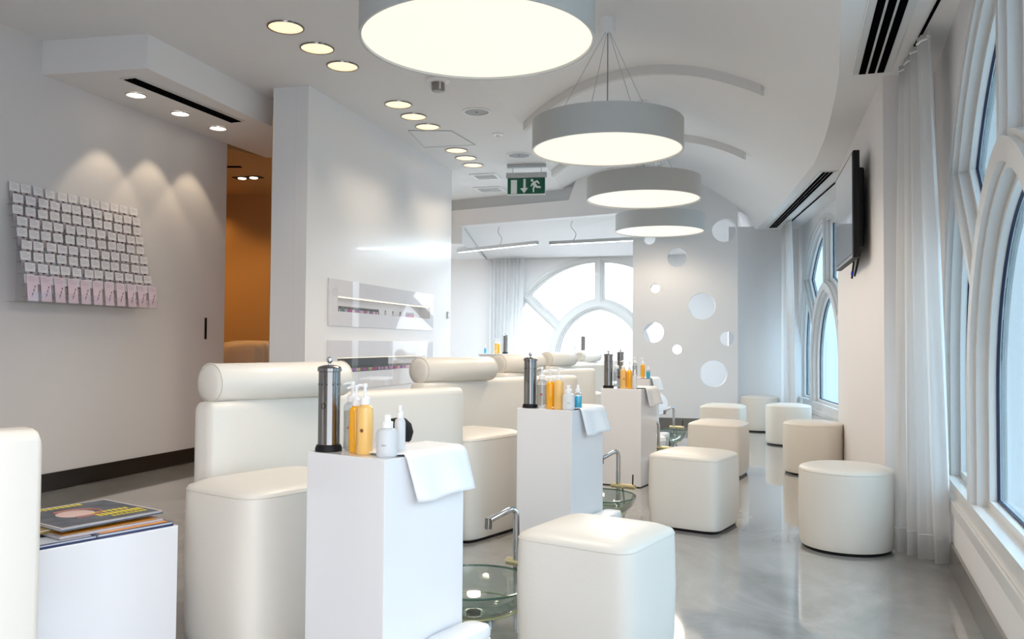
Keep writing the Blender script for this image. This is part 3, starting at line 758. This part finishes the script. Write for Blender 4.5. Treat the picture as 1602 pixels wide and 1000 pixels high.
def jar():
    r = empty('sterilizer_jar', (0, 0, 0), 0, 'x', 'sterilizer jar', 'steel instrument jars on the pedestals')
    g = G(); g.lathe([(.044, 0), (.044, .010), (.040, .020), (.036, .022)], 32); g.obj('foot', BLACK, r)
    g = G(); g.lathe([(.036, .0225), (.036, .262)], 40); g.obj('cylinder', STEEL, r)
    g = G(); g.lathe([(.0365, .2625), (.040, .264), (.040, .274), (.036, .279), (.02, .284), (.006, .286)], 40); g.obj('lid', STEEL, r)
    g = G(); g.lathe([(.004, .2862), (.004, .290), (.009, .295), (.0105, .302), (.008, .309), (.002, .312)], 20); g.obj('knob', CHROME, r)
    g = G()
    for a in range(12): g.box(-.0015, .0015, .0362, .0368, .218, .224, Matrix.Rotation(a * PI / 6, 4, 'Z'))
    g.obj('vent_holes', BLACK, r)
    g = G(); g.tube([(.0358 * math.cos(a) , .0358 * math.sin(a) - .001, .15 + .009 * math.sin(b)) for a, b in [(-1.9 + .2 * math.cos(k * PI / 8), k * PI / 8) for k in range(16)]], .0008, 5, closed=True); g.obj('emblem', BLACK, r)
    return r
def pump(liq, name, label, group, h=.135, R=.026, clear=False, mark=None, text=None):
    r = empty('pump_bottle', (0, 0, 0), 0, label, 'bottle', group)
    prof = [(R * .9, 0), (R, .004), (R, h), (R * .92, h + .010), (R * .6, h + .018), (R * .5, h + .020)]
    g = G(); g.lathe(prof, 28)
    g.obj('bottle_body', liq if not clear else CLEARP, r)
    if clear:
        g = G(); g.lathe([(R * .86, .004), (R * .92, .008), (R * .92, h * .93)], 28); g.obj('liquid', LIQC, r)
        g = G(); g.tube([(0, 0, .01), (0, 0, h + .01)], .0022, 6); g.obj('dip_tube', WPLAS, r)
    g = G(); g.lathe([(R * .56, h + .020), (R * .58, h + .040), (R * .40, h + .044), (.005, h + .047), (.005, h + .075), (.008, h + .076), (.008, h + .086), (.004, h + .088)], 20)
    g.obj('pump_head', WPLAS, r)
    g = G(); g.tube([(0, 0, h + .081), (-.018, -.002, h + .082), (-.030, -.003, h + .077)], [.0045, .004, .003], 8); g.obj('nozzle', WPLAS, r)
    if mark:
        g = G()
        for k in range(8):
            a = k * PI / 4; M = Matrix.Rotation(-1.75, 4, 'Z') @ Matrix.Translation((R + .0003, 0, .078)) @ Matrix.Rotation(a, 4, 'X')
            g.box(0, .0006, -.0012, .0012, .001, .0065, M)
        g.obj('flower_emblem', mark, r, smooth=False)
    if text: label_text(r, text, R, .075, .011)
    return r
TEXTS = {}
def label_text(parent, s, R, z, size, m=INK):
    """small printed word wrapped round a bottle"""
    if (s, size) not in TEXTS:
        cu = bpy.data.curves.new('t', 'FONT'); cu.body = s; cu.size = size; cu.align_x = 'CENTER'; cu.resolution_u = 1
        o = bpy.data.objects.new('t', cu); me = bpy.data.meshes.new_from_object(o)
        TEXTS[(s, size)] = ([v.co.copy() for v in me.vertices], [list(p.vertices) for p in me.polygons])
        bpy.data.objects.remove(o); bpy.data.curves.remove(cu); bpy.data.meshes.remove(me)
    vs, fs = TEXTS[(s, size)]
    v2 = []
    for v in vs:
        a = -1.75 + v.x / R; v2.append(((R + .0006) * math.cos(a), (R + .0006) * math.sin(a), z + v.y))
    g = G(); g.add(v2, fs); return g.obj('printed_word', m, parent, smooth=False)
def spray(liq, label, group, R=.028, h=.085, clear=True, text=None):
    r = empty('spray_bottle', (0, 0, 0), 0, label, 'bottle', group)
    g = G(); g.lathe([(R * .9, 0), (R, .004), (R, h), (R * .85, h + .01), (R * .5, h + .015)], 28); g.obj('bottle_body', FROST if liq is None else CLEARP, r)
    if liq is not None:
        g = G(); g.lathe([(R * .88, .004), (R * .93, .006), (R * .93, h * .95)], 28); g.obj('liquid', liq, r)
    g = G(); g.lathe([(R * .56, h + .015), (R * .56, h + .034), (R * .34, h + .037), (R * .34, h + .055), (R * .28, h + .057)], 20); g.obj('spray_cap', WPLAS, r)
    if text: label_text(r, text, R, .035, .010)
    return r
J0 = jar(); J0.location = on(0, -.298, .050)
J0['label'] = 'tall steel instrument jar with round knob on the nearest pedestal'
PB = 'pump bottles on the pedestals'; SB = 'spray bottles on the pedestals'
FLW = mat('brown_emblem', (.22, .06, .02), .5); RED = mat('red_emblem', (.5, .03, .05), .5)
p_clear = pump(None, '', 'clear pump bottle beside the steel jar on the nearest pedestal', PB, .142, .029, clear=True, mark=RED, text='a ne')
p_or = pump(ORANGE, '', 'bright orange pump bottle on the nearest pedestal', PB, .132, .024)
p_am = pump(AMBER, '', 'creamy amber pump bottle with a brown flower mark on the nearest pedestal', PB, .140, .027, mark=FLW)
s_cl = spray(None, 'wide frosted spray bottle on the front corner of the nearest pedestal', SB, .034, .075, text='nlita')
s_cl2 = spray(None, 'slim frosted spray bottle behind the wide one on the nearest pedestal', SB, .018, .098)
s_bl = spray(CYAN, 'small bottle of bright blue liquid on the second pedestal', SB, .022, .078)
rz = -math.radians(0)
p_clear.location = on(0, -.246, .105); p_or.location = on(0, -.198, .075); p_am.location = on(0, -.145, .060)
s_cl.location = on(0, -.052, .065); s_cl2.location = on(0, -.078, .155)
dup(J0, on(1, -.295, .06), 0, 'tall steel instrument jar on the second pedestal')
dup(p_clear, on(1, -.222, .065), 0, 'clear pump bottle beside the steel jar on the second pedestal')
dup(p_or, on(1, -.168, .065), .3, 'bright orange pump bottle on the second pedestal')
dup(p_am, on(1, -.116, .065), 2.9, 'amber pump bottle on the second pedestal')
dup(s_cl, on(1, -.053, .062), .1, 'wide frosted spray bottle on the second pedestal')
s_bl.location = on(1, -.024, .12)
dup(J0, on(2, -.305, .06), 0, 'tall steel instrument jar on the third pedestal')
dup(p_clear, on(2, -.232, .065), .6, 'clear pump bottle beside the steel jar on the third pedestal')
dup(p_am, on(2, -.175, .065), .2, 'amber pump bottle on the third pedestal')
dup(p_or, on(2, -.122, .065), 2.6, 'bright orange pump bottle on the third pedestal')
dup(s_cl2, on(2, -.075, .065), .1, 'slim frosted spray bottle on the third pedestal')
dup(J0, on(3, -.44 + .11, .06), 0, 'tall steel instrument jar on the fourth pedestal, half hidden behind the third jar')
dup(p_or, on(3, -.10, .12), .3, 'orange pump bottle on the fourth pedestal, seen behind the third')
dup(p_clear, on(3, -.19, .12), .3, 'clear pump bottle on the fourth pedestal, seen behind the third')
dup(s_bl, on(3, -.03, .09), .3, 'small bottle of bright blue liquid on the fourth pedestal')

def napkin(i, label, proto=None):
    M, t = PD[i]
    if proto: return dup(proto, on(i, 0, 0, .792), -math.radians(t), label)
    # cloth lies over the top and hangs down the right (local +x) side, flaring out
    g = G(); nu, nvv = 22, 14; vs = []
    for a in range(nu + 1):
        u = a / nu            # 0 inner edge on top -> 1 hanging tip
        for b in range(nvv + 1):
            v = b / nvv
            y = .045 + (.40 - .045) * v + .075 * u * (1 - v) - .01 * u * v
            Lt = .17; d = u * (.17 + .17)
            if d < Lt - .01: x = -Lt + d; z = .0045
            else:
                q = d - Lt + .01; x = -.01 + min(q, .016) * 1.0 + q * (.11 + .16 * v); z = .0045 - max(0, q - .008) * (.90 - .10 * v)
            z += 0 if d < Lt - .01 else .004 * math.sin(9 * v + 2)
            x += 0 if d < Lt - .01 else .006 * (1 + math.sin(11 * v)) * u
            vs.append((x, y, z))
    fs = [[a * (nvv + 1) + b, a * (nvv + 1) + b + 1, (a + 1) * (nvv + 1) + b + 1, (a + 1) * (nvv + 1) + b] for a in range(nu) for b in range(nvv)]
    g.add(vs, fs); o = g.obj('napkin', CLOTH, loc=on(i, 0, 0, .792), rz=-math.radians(t), ang=2)
    md = o.modifiers.new('thick', 'SOLIDIFY'); md.thickness = .004; md.offset = 1
    tag(o, label, 'napkin', 'white paper towels draped over the pedestals'); return o
n0 = napkin(0, 'white towel draped over the side of the nearest pedestal')
napkin(1, 'white towel draped over the side of the second pedestal', n0)
napkin(2, 'white towel draped over the side of the third pedestal', n0)
napkin(3, 'white towel draped over the side of the fourth pedestal', n0)

# ------------------------------------------------------------------ foot basins with mixer taps, footrests
def basin(c, t, label, proto=None):
    if proto: return dup(proto, (c[0], c[1], 0), -math.radians(t), label)
    r = empty('foot_basin', (c[0], c[1], 0), -math.radians(t), label, 'foot basin', 'glass foot basins')
    prof = [(.06, .022), (.12, .030), (.19, .07), (.235, .115), (.255, .165), (.247, .165), (.227, .118), (.183, .077), (.115, .040), (.055, .032)]
    g = G(); g.lathe(prof, 64); g.obj('glass_bowl', BOWLG, r, ang=1)
    g = G(); g.tube([(.251 * math.cos(a * PI / 32), .251 * math.sin(a * PI / 32), .166) for a in range(64)], .0045, 8, closed=True); g.obj('rim', BOWLR, r)
    g = G(); g.tube([(.19 * math.cos(a * PI / 32), .19 * math.sin(a * PI / 32), .066) for a in range(64)], .003, 8, closed=True); g.obj('bowl_edge_line', mat('yellow_green_edge', (.45, .48, .25), .2), r)
    g = G(); g.lathe([(.03, .033), (.03, .045), (.02, .048)], 24); g.obj('drain', BLACK, r)
    g = G(); g.lathe([(.09, 0), (.09, .016), (.06, .021)], 32); g.obj('stand', CHROME, r)
    return r
def tap(c, t, label, proto=None):
    if proto: return dup(proto, (c[0], c[1], 0), -math.radians(t), label)
    r = empty('mixer_tap', (c[0], c[1], 0), -math.radians(t), label, 'tap', 'chrome mixer taps at the foot basins')
    g = G(); g.lathe([(.028, 0), (.028, .01), (.014, .014)], 24)
    path = [(0, 0, .012), (0, 0, .395), (-.003, -.004, .415), (-.012, -.016, .425), (-.024, -.032, .420), (-.072, -.090, .385), (-.080, -.100, .378)]
    g.tube(path, .0145, 14); g.obj('spout_pipe', CHROME, r)
    g = G(); g.tube([(-.079, -.099, .392), (-.080, -.100, .345)], .0165, 14); g.obj('aerator', STEEL, r)
    g = G(); M = Matrix.Translation((.0, 0, .192)) @ Matrix.Rotation(PI / 2, 4, 'Y'); g.lathe([(.014, -.05), (.018, -.045), (.018, .12), (.014, .125)], 20, M=M); g.obj('valve_body', BRASS, r)
    g = G(); g.tube([(.105, 0, .207), (.107, 0, .275)], .005, 8); g.obj('handle', BLACK, r)
    g = G(); g.tube([(.03, 0, .19), (.03, .03, .10), (.02, .05, .01)], .006, 8); g.obj('hose', STEEL, r)
    return r
BS = [((-.15, 3.47), 34), ((.565, 5.46), 31), ((1.22, 7.55), 28), ((1.75, 9.50), 26)]
b0 = t0 = None
for i, ((c, t), lb) in enumerate(zip(BS, ['green-tinted glass foot basin on the floor between the nearest pedestal and the front ottoman', 'green-tinted glass foot basin beside the second pedestal', 'green-tinted glass foot basin behind the middle ottoman', 'green-tinted glass foot basin farthest away, near the wall with round holes'])):
    o = basin(c, t, lb, b0); b0 = b0 or o
    e, n = uv(t); P = Vector(c) + e * .27 + n * .03
    o = tap((P.x, P.y), t, ['chrome mixer tap at the nearest glass basin, spout seen above the front ottoman', 'tall chrome mixer tap with brass valve beside the second pedestal', 'chrome mixer tap behind the middle ottoman', 'chrome mixer tap farthest away, before the wall with round holes'][i], t0); t0 = t0 or o
fr = None
for i, lb in enumerate(['low white arched footrest against the side of the nearest pedestal', 'low white arched footrest against the side of the second pedestal', 'low white arched footrest against the side of the third pedestal', 'low white arched footrest against the side of the fourth pedestal']):
    P = on(i, .068, .29, 0); t = PD[i][1]
    if fr is None:
        fr = empty('footrest', P, -math.radians(t), lb, 'footrest', 'white footrests beside the pedestals')
        g = G(); g.loft([[(x * s_, y * s_, z) for x, y in superellipse(.056, .135, 4, 40)] for s_, z in [(.94, .155), (1, .165), (1, .185), (.94, .198), (.7, .204), (.2, .206)]]); g.obj('pad', WPLAS, fr)
        for sy in (-.112, .112): g = G(); g.box(-.045, .045, sy - .010, sy + .010, 0, .158, bev=.004); g.obj('leg', WPLAS, fr)
    else: dup(fr, P, -math.radians(t), lb)
g = G(); g.lathe([(.09, 0), (.105, .02), (.108, .10), (.10, .16), (.112, .19), (.10, .225), (.06, .245), (.02, .24)], 24)
o = g.obj('towel_bundle', CLOTH, loc=(1.45, 8.40, .0)); tag(o, 'bundled white towel standing by the third pedestal, left of the ottomans', 'towel')

# ------------------------------------------------------------------ niche glass, polish bottles
for i, (z0, z1, sl) in enumerate([(1.305, 1.745, slots[0]), (.69, 1.17, slots[1])]):
    r = empty('display_panel', (0, 0, 0), 0, ['upper glass-fronted display panel for nail polish on the white partition', 'lower glass-fronted display panel for nail polish on the white partition'][i], 'display case', 'wall display panels')
    a, b, c, d = sl
    g = G(); g.add(*plate([[(.40, z0), (3.06, z0), (3.06, z1), (.40, z1)], [(a, c), (b, c), (b, d), (a, d)]], .006), Pm @ Matrix.Translation((0, 0, .007))); g.obj('panel', LACQ, r, smooth=False)
    g = G(); g.box(.40, 3.06, z0, z1, .0145, .018, Pm); g.obj('glass', NGLASS, r, smooth=False)
    if i == 1:
        g = G(); g.box(a + .01, 2.02, c + .004, d - .004, -.118, -.112, Pm); g.box(a + .002, 2.02, c + .001, c + .003, -.112, -.01, Pm); g.obj('black_liner', BLACK, r, smooth=False)
    g = G(); g.box(a + .005, b - .005, d - .008, d - .003, -.03, -.012, Pm); g.obj('light_strip', mat('niche_strip', (.9, .85, .7), .5, emit=(1, .85, .6), es=.8), r, smooth=False)
pcols = [(.03, .25, .18), (.05, .18, .16), (.35, .05, .15), (.55, .10, .25), (.45, .30, .50), (.60, .03, .05), (.25, .06, .30), (.75, .35, .50), (.10, .10, .25), (.50, .42, .55), (.02, .02, .03), (.80, .60, .05), (.65, .55, .60)]
def polish(col, k):
    r = empty('polish_bottle', (0, 0, 0), 0, '', 'nail polish', None)
    g = G(); g.lathe([(.009, 0), (.011, .002), (.011, .026), (.006, .031)], 12); g.obj('bottle_body', mat('polish_%d' % k, col, .1, coat=.8), r)
    g = G(); g.lathe([(.006, .031), (.0065, .033), (.005, .056), (.003, .057)], 10); g.obj('cap', BLACK, r)
    return r
def put_polish(s, z, k, grp, lb, protos={}):
    P = Pm @ Vector((s, z, -.045))
    if k not in protos:
        o = polish(pcols[k], k); o.location = P; tag(o, lb, None, grp); protos[k] = o
    else: dup(protos[k], P, 0, lb, grp)
cname = ['green', 'dark green', 'plum', 'pink', 'lilac', 'red', 'purple', 'pale pink', 'navy', 'mauve', 'black', 'yellow', 'rose grey']
random.seed(3)
s = .62
while s < 1.62:
    k = random.choice([0, 1, 8, 9] if s < .8 else [2, 3, 4, 7, 6, 12, 0]); put_polish(s, 1.446, k, 'nail polish on the upper display shelf, %s' % cname[k], '%s nail polish bottle on the upper display shelf' % cname[k]); s += .0315
for s in (1.78, 1.98, 2.18): put_polish(s, 1.446, 12, 'nail polish on the upper display shelf, rose grey', 'rose grey nail polish bottle on the upper display shelf')
for s in [2.36 + .04 * k for k in range(6)]: put_polish(s, 1.446, 5 if s > 2.4 else 6, 'nail polish on the upper display shelf, %s' % ('red' if s > 2.4 else 'purple'), '%s nail polish bottle on the upper display shelf' % ('red' if s > 2.4 else 'purple'))
s = .64
while s < 2.72:
    k = random.choice([2, 3, 0, 9, 5, 6, 6, 11, 12, 7]) if s < 2.02 else random.choice([3, 4, 7, 8, 12, 6]); put_polish(s, .8655, k, 'nail polish on the lower display shelf, %s' % cname[k], '%s nail polish bottle on the lower display shelf' % cname[k]); s += .040

# wall fittings
g = G(); g.box(3.58, 3.64, 1.47, 1.56, .001, .012, Pm, bev=.003); sw = g.obj('light_switch', ALU, smooth=False); tag(sw, 'small grey light switch near the far end of the white partition', 'light switch')
g = G(); g.box(3.595, 3.625, 1.50, 1.53, .0125, .016, Pm); g.obj('rocker', WPLAS, sw, smooth=False)
Lw = frame_m(LP, LQ)
g = G(); g.box(2.035, 2.055, 1.175, 1.38, .001, .006, Lw); dh = g.obj('door_pull', SLOT, smooth=False); tag(dh, 'narrow dark recessed door pull on the left wall', 'door handle')
g = G(); g.box(2.03, 2.034, 1.17, 1.385, .001, .008, Lw); g.box(2.056, 2.06, 1.17, 1.385, .001, .008, Lw); g.obj('rim', STEEL, dh, smooth=False)

# ------------------------------------------------------------------ card display on the left wall
rack = empty('card_rack', (LP[0], LP[1], 0), 0, 'clear stepped acrylic wall rack holding rows of small cards', 'card rack')
Lr = Matrix.Translation((-LP[0], -LP[1], 0)) @ Lw
S0 = -.20
for k in range(10):
    z = 2.20 - .084 * k if k < 9 else 1.432
    o = .035 + .021 * k
    g = G(); g.box(S0, S0 + 1.30, z - .07, z - .066, o - .035, o + .006, Lr); g.box(S0, S0 + 1.30, z - .066, z - .045, o + .004, o + .006, Lr)
    if k == 9: g = G(); g.box(S0, S0 + 1.30, z - .006, z - .002, .0, o + .012, Lr); g.box(S0, S0 + 1.30, z - .002, z + .07, o + .012, o + .015, Lr)
    g.obj('shelf', ACR, rack, smooth=False)
for s in (S0 + .1, S0 + .65, S0 + 1.2):
    g = G(); g.add([(s, 2.2, .001), (s, 1.43, .001), (s, 1.43, .19), (s, 2.12, .02), (s + .004, 2.2, .001), (s + .004, 1.43, .001), (s + .004, 1.43, .19), (s + .004, 2.12, .02)], [(0, 1, 2, 3), (7, 6, 5, 4), (0, 4, 5, 1), (1, 5, 6, 2), (2, 6, 7, 3), (3, 7, 4, 0)], Lr)
    g.obj('bracket', ACR, rack, smooth=False)
def card(w, h, m, pink):
    g = G(); hz = h - .064 if not pink else 0
    g.box(-w / 2, w / 2, hz, h, -.004, 0)
    if not pink: g.box(-w * .40, w * .40, 0, h - .064, -.010, -.002, mi=3)  # packet below the header, greyed to stand for shade between rows
    for j, (x0, x1) in enumerate([(-.4, .1), (-.4, .38), (-.3, .25)]):
        zz = h - .014 - .013 * j; g.box(x0 * w, x1 * w, zz, zz + .0028, .0002, .0007, mi=1)
    if not pink: g.box(-.05 * w, .20 * w, h - .074, h - .065, -.0018, .001, mi=2)
    else:
        for q in range(6): g.box(-.02 * w + .006 * q - .01, .0 * w + .006 * q - .004, .03 + .014 * q, .042 + .014 * q, .0002, .001, mi=2 if q % 2 else 1)
    return g.obj('card', [m, mat('card_ink', (.42, .42, .52), .6), mat('card_dark', (.08, .03, .05), .6), mat('card_packet_shaded', (.42, .37, .40), .4)], smooth=False)
cp = card(.086, .125, CARD, False); pp = card(.088, .185, PINK, True)
LwR = Lw.to_3x3().to_4x4()
first = {}
rn = ['top', 'second', 'third', 'fourth', 'fifth', 'sixth', 'seventh', 'eighth', 'ninth', 'lowest']
for k in range(10):
    o = .035 + .021 * k
    for j in range(12 if k < 9 else 11):
        if k == 9: src = pp; z = 1.432; s = S0 + .05 + j * .1215
        else: src = cp; z = 2.295 - .084 * k - .125; s = S0 + .045 + (k % 2) * .02 + j * .1075 + random.uniform(-.006, .006)
        key = 'p' if k == 9 else 'c'
        if key in first: c = src.copy(); C.objects.link(c)
        else: c = src; first[key] = 1
        P = Lw @ Vector((s, z + (0 if k == 9 else random.uniform(-.003, .003)), o))
        c.matrix_world = Matrix.Translation(P) @ LwR @ Matrix.Rotation(random.uniform(-.03, .03), 4, 'Z') @ Matrix.Rotation(math.radians(-6), 4, 'X')
        tag(c, ('white header card in the %s row of the wall rack' % rn[k]) if k < 9 else 'pink card in the lowest row of the wall rack', 'card', 'cards in the %s row of the wall rack' % rn[k])

# ------------------------------------------------------------------ sheet-draped couch in the corridor room
g = G(); rings = []
for s, z in [(1.06, .0), (1.05, .3), (1.02, .7), (1.0, 1.0), (.96, 1.09), (.85, 1.13), (.5, 1.15), (.1, 1.155)]:
    ring = []
    for i, (x, y) in enumerate(superellipse(.34, .30, 4, 72)):
        w = 1 + (.05 * math.sin(i * .9) + .03 * math.sin(i * 2.1)) * (1 if z < 1.05 else .3) * (1.2 - z * .4)
        ring.append((x * s * w, y * s * w, z + (.012 * math.sin(i * .7) if z > .9 else 0)))
    rings.append(ring)
g.loft(rings); o = g.obj('draped_couch', mat('cream_sheet', (.80, .72, .58), .9), loc=(-3.05, 9.75, 0), rz=-.2, ang=2)
tag(o, 'treatment couch draped in a cream sheet in the warm-lit corridor room', 'couch')

# ------------------------------------------------------------------ far stations seen over the chairs
def counter(x, y, w, d, h, lb):
    r = empty('counter', (x, y, 0), math.radians(-16), lb, 'counter', 'white manicure counters in the back room')
    g = G(); g.box(-w / 2, w / 2, 0, d, .03, h - .03, bev=.003); g.obj('cabinet_body', LACQ, r, smooth=False)
    g = G(); g.box(-w / 2 - .01, w / 2 + .01, -.01, d + .01, h - .03, h, bev=.003); g.obj('counter_top', LACQ, r, smooth=False)
    g = G(); g.box(-w / 2 + .02, w / 2 - .02, .02, d - .02, 0, .03); g.obj('plinth', BLACK, r, smooth=False)
    return r
counter(-.27, 12.45, .46, .35, 1.00, 'white counter in the back room left of the second bolster')
counter(1.19, 13.85, .55, .35, 1.0, 'white counter in the back room before the arched window')
dup(J0, (-.10, 12.55, 1.0), 0, 'small dark instrument jar on the back room counter, below the far curtain')
dup(J0, (1.20, 14.0, 1.0), 0, 'small dark instrument jar on the back room counter before the arched window')
dup(p_am, (-.24, 12.6, 1.0), 0, 'amber pump bottle on the left back room counter')
dup(p_or, (-.20, 12.65, 1.0), 0, 'orange pump bottle on the left back room counter')
dup(s_bl, (-.40, 12.55, 1.0), 0, 'small blue bottle on the left back room counter')
dup(p_clear, (1.06, 14.0, 1.0), 0, 'clear pump bottle on the counter before the arched window')
dup(s_cl2, (1.34, 13.95, 1.0), 0, 'slim frosted bottle on the counter before the arched window')

# ------------------------------------------------------------------ light and world
SKY_H, SKY_Z = 1.4, 6.6
w = bpy.data.worlds.new('sky'); bpy.context.scene.world = w; w.use_nodes = True
nt = w.node_tree; bg = nt.nodes['Background']
# overcast sky: brighter towards the zenith than at the horizon
tc = nt.nodes.new('ShaderNodeTexCoord'); sx = nt.nodes.new('ShaderNodeSeparateXYZ'); nt.links.new(tc.outputs['Generated'], sx.inputs[0])
mr = nt.nodes.new('ShaderNodeMapRange'); mr.inputs[1].default_value = 0.0; mr.inputs[2].default_value = 1.0; mr.inputs[3].default_value = SKY_H; mr.inputs[4].default_value = SKY_Z
nt.links.new(sx.outputs['Z'], mr.inputs[0]); nt.links.new(mr.outputs[0], bg.inputs[1])
bg.inputs[0].default_value = (.85, .91, 1.0, 1)
def point(loc, e, col, size):
    ld = bpy.data.lights.new('lamp_glow', 'SPOT'); ld.spot_size = math.radians(168); ld.spot_blend = .4; ld.shadow_soft_size = size; ld.energy = e; ld.color = col
    o = bpy.data.objects.new('lamp_glow', ld); C.objects.link(o); o.location = loc; return o
for x, y, e in [(-2.15, -.6, 14), (-1.15, 1.75, 9), (-.18, 4.05, 26), (.72, 6.32, 26), (1.335, 8.46, 22), (1.925, 10.85, 9)]:  # first two belong to the added fill pendants
    point((x, y, 2.60), e * 2.4, (1, .85, .68), .32)
sc = bpy.context.scene
sc.view_settings.view_transform = 'Standard'; sc.view_settings.look = 'None'; sc.view_settings.gamma = 1; sc.view_settings.use_curve_mapping = False
sc.view_settings.exposure = 1.0
try:
    sc.cycles.max_bounces = 10; sc.cycles.diffuse_bounces = 5; sc.cycles.glossy_bounces = 5; sc.cycles.transparent_max_bounces = 16; sc.cycles.transmission_bounces = 8
    sc.cycles.use_denoising = True; sc.cycles.sample_clamp_indirect = 6
except Exception: pass
